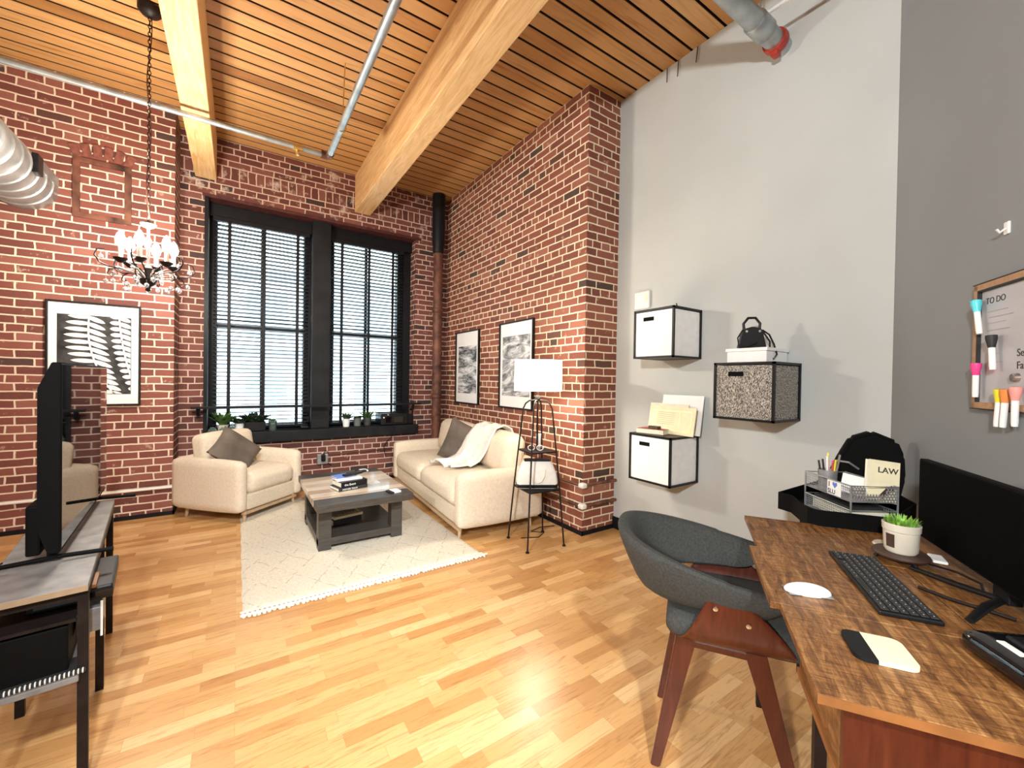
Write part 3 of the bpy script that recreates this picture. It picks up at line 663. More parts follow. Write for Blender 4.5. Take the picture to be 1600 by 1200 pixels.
# pillows and blanket
tag(G().pillow(.46, .46, .15, Matrix.Identity(4)).build('throw_pillow', m_pil, None, True, (2.0, 3.98, .62), (math.radians(78), math.radians(18), math.radians(-62))), 'dark taupe pillow leaning on the middle of the sofa', 'pillow')
def orient(nrm, spin, loc):
    z = Vector(nrm).normalized(); x = Vector((0, 0, 1)).cross(z).normalized(); y = z.cross(x)
    return Matrix.Translation(loc) @ Matrix((x, y, z)).transposed().to_4x4() @ Matrix.Rotation(spin, 4, 'Z')
o = G().pillow(.40, .40, .14, Matrix.Identity(4)).build('throw_pillow', m_pil, None, True); o.matrix_world = orient((.56, -.6, .62), math.radians(38), (-.01, 4.70, .60))
tag(o, 'dark grey pillow slouched on the armchair seat', 'pillow')
g = G(); path = [(.06, .58), (.04, .7), (-.0, .81), (-.08, .845), (-.17, .82), (-.235, .72), (-.28, .6), (-.33, .52), (-.4, .48), (-.5, .47), (-.58, .47)]
nu, nv = 40, 16; P = []
for i in range(nu+1):
    t = i/nu*(len(path)-1); k = min(int(t), len(path)-2); f = t-k; x = path[k][0]*(1-f)+path[k+1][0]*f; z = path[k][1]*(1-f)+path[k+1][1]*f
    row = []
    for j in range(nv+1):
        s_ = j/nv; wd = .2+.1*min(1, i/nu*1.8); yy = -.02+.25*(i/nu)+(s_-.5)*wd*1.6
        fold = .016*math.sin(s_*15+i*.12)+.008*math.sin(s_*31)
        row.append(g.bm.verts.new((x-abs(fold)*.6+.03*math.sin(s_*6)*(i/nu), yy, z+fold*.6+.02+(.02*math.sin(s_*11+1) if i > nu*.8 else 0))))
    P.append(row)
for i in range(nu):
    for j in range(nv): g.bm.faces.new((P[i][j], P[i+1][j], P[i+1][j+1], P[i][j+1]))
o = g.build('throw_blanket', m_blank, None, True, (2.24, 3.5, 0), (0, 0, 0)); tag(o, 'white knitted blanket draped over the sofa back beside the taupe pillow', 'blanket')
md = o.modifiers.new('thick', 'SOLIDIFY'); md.thickness = .012

# ------------------------------------------------------------------ floor lamp with shelves
LP = (2.02, 2.66)
r = thing('shelf_floor_lamp', 'black four legged floor lamp with two shelves and white drum shade', 'lamp', (LP[0], LP[1], 0), math.radians(-7))
for sx_, sy_ in ((-1, -1), (1, -1), (1, 1), (-1, 1)):
    pts = [(.165*sx_, .165*sy_, .0), (.135*sx_, .135*sy_, .44), (.112*sx_, .112*sy_, .74), (.085*sx_, .085*sy_, 1.08), (.072*sx_, .072*sy_, 1.12), (.05*sx_, .05*sy_, 1.145), (.008*sx_, .008*sy_, 1.15)]
    G().tube(pts, .0065, 8).lathe([(.014, 0), (.014, .008), (.007, .014)], (.165*sx_, .165*sy_, 0), 10).build('leg', m_iron, r, True)
for z, h in ((.435, .138), (.735, .115)): G().box(-h, -h, z, h, h, z+.012, .002).build('shelf', m_iron, r)
G().tube([(0, 0, .0+.74), (0, 0, 1.3)], .008, 10).lathe([(.0, 1.15), (.02, 1.155), (.02, 1.175), (.01, 1.19)], seg=12).build('pole', m_iron, r, True)
G().lathe([(.192, 1.225), (.19, 1.47), (.187, 1.47), (.189, 1.225)], seg=40, cap=False).build('lamp_shade', m_shade, r, True)['label'] = 'white cloth drum shade'
G().lathe([(.012, 1.3), (.03, 1.34), (.028, 1.37), (0, 1.39)], seg=14).build('bulb', plain('lamp_bulb_glow', (1, .95, .85), .4, var=0, emis=(1, .9, .78), estr=4), r, True)
light('lamp_bulb_light', 'POINT', (LP[0], LP[1], 1.42), 1.5, WARM, .03)
light('lamp_bulb_down_light', 'POINT', (LP[0], LP[1], 1.27), 8, WARM, .03)
tag(G().tube([(1.96, 2.78, .004), (2.1, 2.72, .004), (2.2, 2.78, .004), (2.12, 2.86, .004), (2.25, 2.9, .004), (2.38, 2.86, .004)], .004, 6).build('lamp_cord', m_iron, None, True), 'dark lamp cord curling on the floor under the shelf lamp', 'cord')
LM = lambda x, y, z: (LP[0]+x*.9925+y*.122, LP[1]-x*.122+y*.9925, z)
r = thing('handbag', 'white leather tote bag on the lower shelf of the floor lamp', 'handbag', LM(0, 0, .449), math.radians(-30))
t = bmesh.new()
g = G(); pr_ = [(.155, .06, 0), (.165, .07, .05), (.155, .06, .12), (.125, .045, .19), (.105, .03, .215)]
prev = None
for (hx, hy, z) in pr_:
    ring = []
    for (cx, cy, a0) in ((hx-.025, hy-.022, 0), (-hx+.025, hy-.022, PI/2), (-hx+.025, -hy+.022, PI), (hx-.025, -hy+.022, 1.5*PI)):
        for q in range(5): ring.append(g.bm.verts.new((cx+.025*math.cos(a0+q*PI/8), cy+.022*math.sin(a0+q*PI/8), z)))
    if prev:
        for q in range(20): g.bm.faces.new((prev[q], prev[(q+1) % 20], ring[(q+1) % 20], ring[q]))
    else: g.bm.faces.new(ring[::-1])
    prev = ring
g.bm.faces.new(prev)
g.build('bag_body', m_tote, r, True)
G().rbox((0, 0, .02), (.163, .068, .02), .015).build('base_trim', m_blackp, r, True)['label'] = 'black base trim'
G().box(-.105, -.035, .208, .105, .035, .226, .008).build('top_trim', m_blackp, r)['label'] = 'black opening trim'
for s_ in (-1, 1): G().tube([(-.06, s_*.055, .15), (-.055, s_*.072, .1), (-.03, s_*.082, .06), (0, s_*.084, .05), (.03, s_*.082, .06), (.055, s_*.072, .1), (.06, s_*.055, .15)], .005, 6).build('handle', m_paper, r, True)
r = thing('sunglasses', 'white framed sunglasses on the upper shelf of the floor lamp', 'sunglasses', LM(-.03, -.03, .749), math.radians(-34))
for s_ in (-1, 1): G().tube([(s_*.035+.026*math.cos(t_), 0, .022+.02*math.sin(t_)) for t_ in [2*PI*q/14 for q in range(14)]], .004, 6, closed=True).build('rim', m_whitep, r, True)
for s_ in (-1, 1): G().tube([(s_*.062, 0, .028), (s_*.06, .06, .02), (s_*.055, .11, .005)], .003, 6).build('temple', m_whitep, r, True)
tag(G().lathe([(.016, 0), (.018, .03), (.022, .12), (.021, .125), (0, .125)], seg=16).build('lotion_tube', m_white, None, True, LM(.03, .03, .748)), 'white lotion tube standing on the upper lamp shelf', 'tube')

# ------------------------------------------------------------------ things on the window sill
SZ = .696
def leaves(g, n, L, W_, z, spread=1.0, up=.5, droop=.5, r0=.02):
    for k in range(n):
        an = 2*PI*k/n*2.4+random.random(); e = random.uniform(up*.4, up*1.6)
        g.leaf((r0*math.cos(an), r0*math.sin(an), z), (math.cos(an)*spread, math.sin(an)*spread, e), L*random.uniform(.7, 1.1), W_, droop=droop*random.uniform(.4, 1))
    return g
def potplant(label, loc, r0, h, potmat, nl, L, W_, lm, up=.8, droop=.4, name='potted_plant', sp=1.0, stem=None):
    p = thing(name, label, 'plant', loc, random.random()*6, None)
    G().lathe([(r0*.8, 0), (r0, h), (r0*1.04, h), (r0*1.04, h*.93), (r0*.93, h*.93), (r0*.9, h*.9)], seg=20, cap=False).lathe([(0, .001), (r0*.8, .001)], seg=20, cap=False).build('pot', potmat, p, True)
    G().lathe([(0, h*.86), (r0*.9, h*.86)], seg=20, cap=False).build('soil', m_soil, p)
    leaves(G(), nl, L, W_, h*.86, sp, up, droop, r0*.4).build('foliage', lm, p)
    return p
potplant('pale pot with a tall bushy plant at the left end of the sill', (-.13, 5.40, SZ), .05, .085, m_pot, 60, .2, .045, m_leaf, 2.2, .3)
potplant('white pot with a small bushy plant, beside the black planter on the left sill', (.02, 5.43, SZ), .045, .09, m_white, 46, .13, .045, m_leafd, 1.3, .4)
p = thing('planter_box', 'black planter with a leafy plant between the white pot and the glass pot', 'plant', (.165, 5.46, SZ))
G().box(-.1, -.07, 0, .1, .07, .1, .006).build('planter', m_blackp, p); leaves(G(), 80, .15, .045, .1, 1, 1.1, .4, .06).build('foliage', m_leafd, p)
potplant('small clear glass pot with a low plant, right of the black planter', (.335, 5.42, SZ), .045, .11, m_glasst, 14, .05, .03, m_leaf, .8, .3)
for k, (x, lb) in enumerate(((-.22, 'pale green glass jar at the left end of the sill'), (-.12, 'pale green glass jar in front of the tall left plant'), (-.05, 'pale green glass jar in front of the small white pot'))):
    tag(G().lathe([(.0, .001), (.036, .001), (.042, .02), (.036, .045), (.022, .055), (.022, .065), (.019, .065), (.019, .05), (.033, .04), (.038, .02), (.0, .006)], seg=18, cap=False).build('glass_jar', m_glasst, None, True, (x, 5.35, SZ+.001)), lb, 'jar', 'green glass jars on the sill')
tag(G().rbox((0, 0, .02), (.045, .035, .018), .015).lathe([(.012, .03), (.01, .08), (0, .082)]).build('small_speaker', m_blackp, None, True, (.66, 5.4, SZ)), 'small black device alone in the middle of the sill', 'device')
potplant('white pot with a round leafy plant, leftmost of the three in the right window', (1.13, 5.42, SZ), .045, .1, m_white, 50, .11, .04, m_leafd, 1.5, .3)
potplant('grey pot standing between the white pot and the spiky plant', (1.27, 5.45, SZ), .05, .1, plain('grey_ceramic', (.14, .15, .14), .5), 20, .07, .03, m_leafd, 1, .3)
potplant('dark pot with a spiky plant next to the black printer', (1.4, 5.47, SZ), .052, .1, plain('dark_ceramic', (.05, .055, .05), .5), 30, .2, .028, m_leaf, .9, .25)
p = thing('printer', 'black printer on the right end of the window sill', 'printer', (1.54, 5.35, SZ))
G().box(0, 0, 0, .36, .28, .15, .012).build('casing', m_blackp, p); G().box(.06, -.006, .03, .29, .004, .11, .003).build('front_panel', m_screen, p)
G().lathe([(.009, 0), (.009, .006), (0, .007)], (0, 0, 0), 12, TR(.035, 0, .1, PI/2)).build('button', m_whitep, p); G().box(.08, -.001, .13, .1, .002, .138).build('badge', m_whitep, p)
G().box(.365, .03, 0, .44, .25, .13, .01).build('side_tray', m_black, p)
tag(G().tube([(1.68, 5.28, .68), (1.66, 5.275, .56), (1.62, 5.33, .5), (1.58, 5.35, .42), (1.6, 5.36, .3)], .005, 6).build('power_cord', m_blackp, None, True), 'black cord hanging from the sill below the printer', 'cord')

# ------------------------------------------------------------------ television and its stand
TS = math.radians(7.4)
r = thing('television_stand', 'narrow console stand with a grey wood top and black metal legs under the television', 'console table', (-.382, 1.785, 0), TS)
m_tsw = plain('grey_wood_top', (.2, .19, .18), .5, var=.15, nscale=14); SW, SL, ST = .24, 1.16, .655
G().box(-SW, 0, ST-.02, 0, SL, ST, .002).build('tabletop', m_tsw, r); G().box(-SW, -.002, ST-.019, 0, 0, ST-.001).build('edge_band', plain('tan_edge', (.3, .21, .13), .5), r)
for yy in (.03, .575, 1.07):
    for x in (-.025, -SW+.0): G().box(x, yy-.0125, 0, x+.025, yy+.0125, ST-.02).build('leg', m_iron, r)
G().box(-SW, .02, ST-.045, 0, SL-.02, ST-.02).build('top_rail', m_iron, r)
G().box(-SW+.01, -.0, .36, -.02, SL-.05, .378, .002).build('lower_shelf', m_tsw, r)
G().box(-SW+.02, .02, .54, -.028, SL-.1, .55).build('upper_shelf', m_iron, r)
LT = lambda x, y, z: (-.382+x*math.cos(TS)-y*math.sin(TS), 1.785+x*math.sin(TS)+y*math.cos(TS), z)
bb = thing('console_box', 'black media box jutting out to the right under the stand top', 'media box', LT(-.15, .12, .552), TS)
G().box(0, 0, 0, .2, .3, .045, .006).build('casing', m_blackp, bb); G().box(.02, -.001, .012, .2, 0, .03).build('front_panel', m_screen, bb)
bb = thing('cardboard_folder', 'tan cardboard folder lying on the black media box', 'folder', LT(-.02, .11, .598), TS)
G().box(-.05, 0, 0, .03, .12, .012, .002).build('cover', m_deskE, bb)
bb = thing('storage_box', 'large black box filling the lower shelf of the television stand', 'box', LT(-.215, .03, .379), TS)
G().box(0, 0, 0, .17, .5, .15, .004).build('carton', m_tvc, bb)
bb = thing('game_case', 'upright grey case with white edging near the stand leg', 'case', LT(-.04, .14, .42), TS)
G().box(0, .0, .02, .06, .16, .1, .003).build('shell', m_mesh, bb); G().box(.058, -.002, .0, .064, .004, .12).build('white_edge', m_whitep, bb)
for k in range(1):
    bb = thing('spiral_notebook', 'spiral bound notebook on the lower shelf at the stand edge', 'notebook', LT(-.225, -.0, .38), TS)
    G().box(0, .008, -.0, .22, .1, .012, .001).build('cover', m_ink, bb); g = G()
    for q in range(22): g.tube([(.008+q*.0098, .008+.007*math.cos(t_), .008+.007*math.sin(t_)) for t_ in [2*PI*z/8 for z in range(8)]], .0018, 4, closed=True)
    g.build('spiral_binding', m_whitep, bb)
TVR = math.radians(4.7)
r = thing('television', 'black flat screen television on two feet seen almost edge on at the left', 'television', (-.505, 2.035, ST+.001), TVR)
g = G(); g.prism([(0, .035), (.0, .69), (-.022, .69), (-.055, .60), (-.055, .12), (-.03, .035)], 0, 1.03, Matrix(((1, 0, 0, 0), (0, 0, 1, 0), (0, 1, 0, 0), (0, 0, 0, 1))), .002)
g.build('casing', m_tvc, r); G().box(0, .008, .05, .0025, 1.022, .682).build('screen', m_screen, r)
for yy in (.03, .89):
    G().tube([(-.16, yy, .008), (0, yy, .014), (.13, yy, .008)], .008, 8).box(-.035, yy-.012, .01, -.01, yy+.012, .05).build('foot', m_tvc, r, True)
G().box(-.085, .02, .03, -.05, .14, .2, .006).build('connector_housing', m_tvc, r)
tag(G().tube([LT(-.2, .16, .72), LT(-.24, .2, .69), LT(-.27, .3, .68), LT(-.29, .35, .70)], .003, 6).build('television_cable', m_blackp, None, True), 'thin black cable curling out behind the television base', 'cable')

# ------------------------------------------------------------------ cube bins on the grey wall
def cube(label, y1, y0, z0, z1, mat, group=None):
    d = XG-2.486; w_ = y0-y1; h = z1-z0
    r = thing('wall_cube', label, 'storage cube', (XG, y1, z0), 0, group)   # extends to -x and +y
    g = G(); e = .014
    for yy in (0, w_-e):
        for x in (-d, -e): g.box(x, yy, 0, x+e, yy+e, h)
    for z in (0, h-e):
        for yy in (0, w_-e): g.box(-d, yy, z, 0, yy+e, z+e)
        for x in (-d, -e): g.box(x, 0, z, x+e, w_, z+e)
    g.build('wire_frame', m_blackp, r)
    G().box(-d+.004, e*.5, h-.008, -.002, w_-e*.5, h-.001).build('top_panel', m_browntx, r); G().box(-d+.004, e*.5, .002, -.002, w_-e*.5, .01).build('bottom_panel', m_browntx, r)
    b = G().rbox((-d/2, w_/2, h/2-.002), (d/2-.006, w_/2-.009, h/2-.014), .008, (0, 0, 0), 6).build('fabric_bin', mat, r, True)
    hy, hz = w_*.62, h*.80
    G().box(-d+.002, hy-.045, hz-.014, -d+.0055, hy+.045, hz+.014, .001).build('handle_slot', m_tvc, b)
    return r
cube('white fabric cube high on the grey wall just below the white control box', 1.75, 2.093, 1.483, 1.84, m_bin)
cube('white fabric cube low on the grey wall with frames standing on it', 1.756, 2.117, .577, .926, m_bin)
cube('grey tweed fabric cube with a white box and black handbag on it', 1.104, 1.457, 1.09, 1.436, m_tweed)
bb = thing('white_storage_box', 'white lidded box between the tweed cube and the black handbag', 'box', (2.66, 1.27, 1.4375), 0)
G().box(-.13, -.1, 0, .13, .13, .065, .004).build('box_body', m_white, bb); G().box(-.137, -.107, .065, .137, .137, .085, .003).build('lid', m_white, bb)
r = thing('handbag', 'small black handbag with straps on the white box', 'handbag', (2.6, 1.29, 1.524), math.radians(-50))
G().prism([(-.075, 0), (.075, 0), (.05, .115), (.0, .13), (-.05, .115)], -.035, .035, Matrix(((1, 0, 0, 0), (0, 0, 1, 0), (0, 1, 0, 0), (0, 0, 0, 1))), .006).build('bag_body', m_blackp, r, True)
G().tube([(-.04, 0, .1), (-.045, 0, .15), (-.02, 0, .185), (.02, 0, .185), (.045, 0, .15), (.04, 0, .1)], .008, 8).build('handle', m_blackp, r, True)
G().tube([(.06, 0, .11), (.09, -.02, .08), (.11, -.04, .02), (.12, -.06, -.04), (.1, -.07, -.07), (.085, -.055, -.03), (.09, -.03, .04), (.055, -.02, .1)], .005, 6).build('shoulder_strap', m_blackp, r, True)
G().tube([(-.055, -.03, .11), (-.085, -.045, .06), (-.08, -.055, .01), (-.03, -.05, .004), (.02, -.045, .03)], .004, 6).build('side_strap', m_blackp, r, True)
for s_ in (-1, 1): G().lathe([(.007, 0), (.007, .003), (0, .004)], M=TR(.035*s_, -.037, .1, PI/2)).build('rivet', m_chrome, r)
def panel(name, label, cat, y0, y1, z0, h, x_bot, x_top, mat, border=None, lines=False):
    an = math.atan2(x_top-x_bot, h); r = thing(name, label, cat, (x_bot, y0, z0), 0, rot=(0, an, 0))
    G().box(-.004, 0, 0, .004, y1-y0, h, .001).build('sheet', mat, r)
    if border:
        g = G(); W_ = y1-y0; b_ = border
        g.box(-.0046, b_, b_, -.004, W_-b_, b_+.003).box(-.0046, b_, h-b_-.003, -.004, W_-b_, h-b_).box(-.0046, b_, b_, -.004, b_+.003, h-b_).box(-.0046, W_-b_-.003, b_, -.004, W_-b_, h-b_)
        g.box(-.0046, W_*.32, b_, -.004, W_*.32+.003, h-b_)
        g.build('border_line', m_gold, r)
    if lines:
        g = G()
        for q in range(7): g.box(-.0046, (y1-y0)*.42, h*(.35+.07*q), -.004, (y1-y0)*.82, h*(.35+.07*q)+.002)
        g.build('printed_lines', m_cork, r)
    return r
panel('certificate_folder', 'cream certificate with thin gold border standing on the low white cube', 'certificate', 1.70, 2.08, .9275, .205, 2.66, 2.70, m_cream, .03, True)
panel('certificate_folder', 'plain cream folder directly behind the gold bordered certificate', 'certificate', 1.78, 2.11, .9275, .225, 2.69, 2.73, m_paper)
panel('document_frame', 'white sheet with a black edge, rearmost of the papers on the low cube', 'certificate', 1.70, 2.04, .9275, .29, 2.74, 2.79, m_white)
bk_ = book('pale book with a red cover lying flat on the low white cube', (2.52, 2.08, .9275), math.radians(-78), .21, .15, .032, m_paper, None)
G().box(.004, .004, .0321, .206, .146, .0335).build('red_cover_sheet', m_red, bk_)
tag(G().box(0, 0, 0, .04, .085, .028, .003).build('small_dark_box', m_browntx, None, False, (2.56, 1.92, .957)), 'small dark brown box on the flat red book', 'box')
tag(G().tube([(2.6, 1.8, 1.842), (2.61, 1.82, 1.875)], .004, 6).box(2.52, 1.775, 1.8405, 2.72, 1.85, 1.848).build('closed_umbrella', m_blackp, None, True), 'slim black object lying on the top white cube', 'object')

# ------------------------------------------------------------------ whiteboard on the dark wall
r = thing('whiteboard', 'whiteboard in a thin wooden frame with handwriting on the dark grey wall', 'whiteboard', D(.70, .002, 1.235), RD+PI)  # local x along the wall to the right, y into wall
bw, bh = .62, .44; f = .022
g = G().box(0, -.0, 0, f, .022, bh, .002).box(bw-f, 0, 0, bw, .022, bh, .002).box(0, 0, 0, bw, .022, f, .002).box(0, 0, bh-f, bw, .022, bh, .002)
for o in (g.build('board_frame', m_cork, r),): o.location = (0, -.022, 0)
G().box(f, -.012, f, bw-f, -.002, bh-f).build('board_panel', m_board, r)
g = G().box(f, -.0225, f, f+.006, -.012, bh-f).box(f, -.0225, bh-f-.006, bw-f, -.012, bh-f).box(-.003, -.023, -.003, bw+.003, 0, 0).box(-.003, -.023, bh, bw+.003, 0, bh+.003).build('black_edging', m_ink, r)
WB = lambda x, z: TR(x, -.0125, z, PI/2)
text('handwriting', 'TO DO', .03, WB(.05, .365), m_ink, r); text('handwriting', 'Send', .034, WB(.205, .175), m_ink, r); text('handwriting', 'Fall', .034, WB(.205, .135), m_ink, r)
g = G()
for k, (x, z, L) in enumerate(((.06, .335, .1), (.065, .315, .12), (.06, .295, .09), (.06, .27, .11), (.055, .19, .07), (.05, .16, .09))): g.box(x, -.0126, z, x+L, -.012, z+.0022, M=None)
g.build('written_lines', plain('faint_ink', (.3, .3, .32), .6), r)
G().lathe([(.016, 0), (.013, .012), (0, .013)], M=TR(.21, -.0125, .107, PI/2), seg=16).build('glass_magnet', m_chrome, r, True)
def marker(label, u, z, L, mat, body=m_white, dz=0, tilt=.0):
    m = thing('dry_erase_marker', label, 'marker', D(u, .036, z), RD+PI, 'markers on the whiteboard', rot=(0, tilt, RD+PI))
    G().lathe([(.0, -L*.62), (.0075, -L*.62), (.0085, -L*.5), (.0085, 0)], seg=12).build('barrel', body, m, True)
    G().lathe([(.009, 0), (.011, .012), (.0145, .03), (.0145, .042), (.0, .044)], seg=12).build('cap', mat, m, True)
    return m
marker('cyan capped marker, highest at the left edge of the whiteboard', .748, 1.575, .13, m_cyan, tilt=-.2)
marker('black capped marker hanging in the middle of the whiteboard', .83, 1.443, .12, m_ink, tilt=-.1)
marker('pink capped marker at the lower left edge of the whiteboard', .75, 1.352, .125, m_pink)
marker('yellow capped marker on the bottom frame of the whiteboard', .872, 1.262, .13, m_yel, tilt=.1)
marker('orange capped marker beside the yellow one on the bottom frame', .9, 1.262, .13, m_org, tilt=.1)
marker('salmon capped marker at the right edge of the picture on the whiteboard', .945, 1.27, .13, m_sal)
r = thing('wall_hook', 'small white adhesive hook on the dark grey wall above the whiteboard', 'hook', D(.825, 0, 1.84), RD+PI)
G().box(-.012, -.008, -.02, .012, -.0, .022, .003).build('plate', m_whitep, r); G().tube([(0, -.008, 0), (0, -.022, -.012), (0, -.03, 0)], .004, 8).build('hook_arm', m_whitep, r, True)

# ------------------------------------------------------------------ desk
DR = RD   # local x points to the corner (-u), local y away from the wall
r = thing('desk', 'rustic brown wooden desk along the dark grey wall with a drawer and black legs', 'desk', (WC.x, WC.y, 0), DR)
DT = .75; TH = .018
def top(u0, u1, n0, n1, nm='top_panel'):
    G().box(-u1, n0, DT-TH, -u0, n1, DT, .0015).build(nm, m_desk, r)
top(.735, 1.095, .05, .74); top(1.097, 1.497, .352, .765, 'lift_top'); top(1.097, 1.497, .05, .348); top(1.499, 1.83, .05, .743)
G().box(-1.8, .06, .60, -1.505, .70, .615, .001).box(-1.8, .685, .615, -1.51, .70, DT-TH).build('shelf_box', m_desk, r)
G().box(-1.815, .06, .60, -1.8, .70, DT-TH, .001).build('drawer_front', m_walnut, r)
G().box(-1.822, .055, .585, -1.5, .705, .60, .001).build('edge_rail', m_deskE, r)
G().box(-1.812, .62, .645, -1.808, .65, DT-TH, .001).build('corner_block', m_deskE, r)
G().box(-1.832, .05, DT-TH, -1.83, .743, DT-.001).build('edge_band', m_deskE, r)
for (x, yy, tx, ty) in ((-1.78, .66, 0, 0), (-1.78, .1, 0, 0), (-.8, .68, 0, 0), (-.8, .1, 0, 0), (-1.52, .66, 0, 0)):
    G().box(x-.0125, yy-.0125, 0, x+.0125, yy+.0125, .586 if x < -1 else DT-TH).build('leg', m_iron, r)
G().tube([(-1.78, .4, .585), (-1.70, .4, .0)], .01, 8).build('brace', m_iron, r)
# keyboard
KD = (D(1.08, .532)[:2], D(1.452, .532)[:2])
r = thing('keyboard', 'slim black keyboard with white legends on the desk', 'keyboard', D(1.462, .41, DT+.001), DR)
KL, KW = .395, .122
G().box(0, 0, 0, KL, KW, .011, .003).build('keyboard_body', m_blackp, r)
ky = G().box(0, 0, 0, .0172, .0162, .0035, .0015).build('key', m_ink, r); m_leg = plain('key_legend', (.55, .55, .55), .5)
lg = G().box(.0065, .0065, .0035, .0098, .0092, .0037).build('legend', m_leg, ky)
firstk = True
for row in range(6):
    for c in range(19):
        if row == 5 and 5 <= c <= 8: continue
        if row == 5 and c in (15,): continue
        x = .008+c*.0201; yy = .006+row*.0186
        if firstk: k_ = ky; firstk = False
        else: k_ = copy_tree(ky, r)
        k_.location = (x, yy, .011)
G().box(.008+5*.0201, .006+5*.0186, .011, .008+9*.0201-.003, .006+5*.0186+.0162, .0145, .0015).build('space_bar', m_ink, r)
# mouse
r = thing('computer_mouse', 'white rounded wireless mouse near the desk front edge', 'mouse', D(1.405, .665, DT+.001), DR+math.radians(100))
g = G(); t = bmesh.new(); bmesh.ops.create_uvsphere(t, u_segments=24, v_segments=14, radius=1)
for v in t.verts:
    v.co.z = max(v.co.z, -.15); v.co = Vector((v.co.x*.056*(1-.0*v.co.y), v.co.y*.029, (v.co.z+.15)*.02))
g.merge(t); g.build('shell', m_white, r, True)
G().rbox((0, 0, .001), (.052, .026, .0015), .001).build('base', m_steel, r)
coaster('large pale stone and dark wood coaster on the near part of the desk', D(1.69, .645, DT+.001), math.radians(-56.8), 1.06)
# potted grass on a round dark stand
r = thing('trivet', 'round dark wooden trivet on short feet under the cream pot', 'trivet', D(1.035, .335, DT))
G().lathe([(0, .018), (.068, .018), (.072, .024), (.068, .03), (0, .03)], seg=28).build('disc', m_browntx, r, True)
for k in range(3):
    an = k*2.09+1.9; G().tube([(.045*math.cos(an), .045*math.sin(an), .02), (.062*math.cos(an), .062*math.sin(an), .001)], .006, 8).build('foot', m_iron, r, True)
r = thing('potted_grass', 'cream ceramic pot of bright green grass on the desk trivet', 'plant', D(1.035, .335, DT+.031), DR)
G().lathe([(0, 0), (.037, 0), (.042, .008), (.045, .068), (.047, .07), (.048, .09), (.045, .092), (.042, .086), (.041, .075)], seg=32, cap=False).build('pot', m_pot, r, True)
G().lathe([(0, .08), (.0415, .08)], seg=24, cap=False).build('soil', m_soil, r)
g = G()
for k in range(220):
    an = random.random()*6.28; q = .037*math.sqrt(random.random()); g.leaf((q*math.cos(an), q*math.sin(an), .08), (math.cos(an)*.35+random.uniform(-.2, .2), math.sin(an)*.35+random.uniform(-.2, .2), 1), random.uniform(.025, .042), .004, droop=.15, n=3)
o = g.build('grass_tuft', m_grass, r); o['kind'] = 'stuff'
# label on the pot facing the window side
a0 = math.radians(108); g = G()
for k in range(4):
    a1, a2 = a0+k*.14, a0+(k+1)*.14; R0 = .0435
    g.quad([(R0*math.cos(a1), R0*math.sin(a1), .018), (R0*math.cos(a2), R0*math.sin(a2), .018), (.0455*math.cos(a2), .0455*math.sin(a2), .06), (.0455*math.cos(a1), .0455*math.sin(a1), .06)])
g.build('pot_label', m_browntx, r)['label'] = 'dark square label on the pot'
tag(G().lathe([(0, 0), (.04, 0), (.043, .005), (.04, .01), (0, .01)], seg=28).build('charging_puck', m_pot, None, True, D(.905, .32, DT+.001)), 'cream round disc on the desk behind the pot', 'disc')
tag(G().rbox((0, 0, .006), (.035, .018, .005), .004).build('white_adapter', m_white, None, True, D(.985, .225, DT+.001), (0, 0, .4)), 'small white wedge lying on the desk to the right of the pot', 'adapter')
# monitor
r = thing('computer_monitor', 'black computer monitor standing on the desk in front of the dark wall', 'monitor', D(1.263, .235, DT+.001), DR)
G().box(-.36, -.016, .055, .36, .008, .315, .004).build('casing', m_tvc, r); G().box(-.353, .008, .062, .353, .0095, .308).build('screen', m_mon, r)
G().box(-.03, -.045, .01, .03, -.015, .2, .004).build('stand_neck', m_blackp, r)
for (x, yy) in ((.16, .1), (-.15, .11)): G().tube([(0, -.02, .012), (x*.4, yy*.35, .01), (x, yy, .006)], [.012, .012, .009], 8, flat=.6).build('stand_foot', m_blackp, r, True)
tag(G().tube([D(1.04, .27, .756), D(1.08, .22, .756), D(1.15, .2, .756), D(1.2, .22, .756)], .003, 6).build('charger_cable', m_iron, None, True), 'thin dark cable between the trivet and the monitor', 'cable')
tag(G().tube([D(1.25, .375, .756), D(1.3, .33, .756), D(1.33, .28, .756), D(1.36, .24, .756)], .0045, 6).build('monitor_cable', m_iron, None, True), 'dark cable running from the keyboard edge towards the monitor foot', 'cable')
# headset style black gadget at the right edge
r = thing('docking_gadget', 'glossy black gadget at the right edge of the desk', 'device', D(1.60, .30, DT+.001), DR+.2)
G().rbox((0, 0, .022), (.085, .11, .022), .018, (0, 0, .008)).build('casing', m_screen, r, True); G().box(-.045, -.07, .046, .045, .06, .056, .006).build('raised_panel', m_blackp, r)
G().tube([(-.086, -.06, .03), (-.09, 0, .034), (-.086, .07, .03)], .003, 6).build('trim_line', m_chrome, r, True); G().box(-.02, .07, .045, .03, .085, .05, .002).build('white_mark', m_whitep, r)

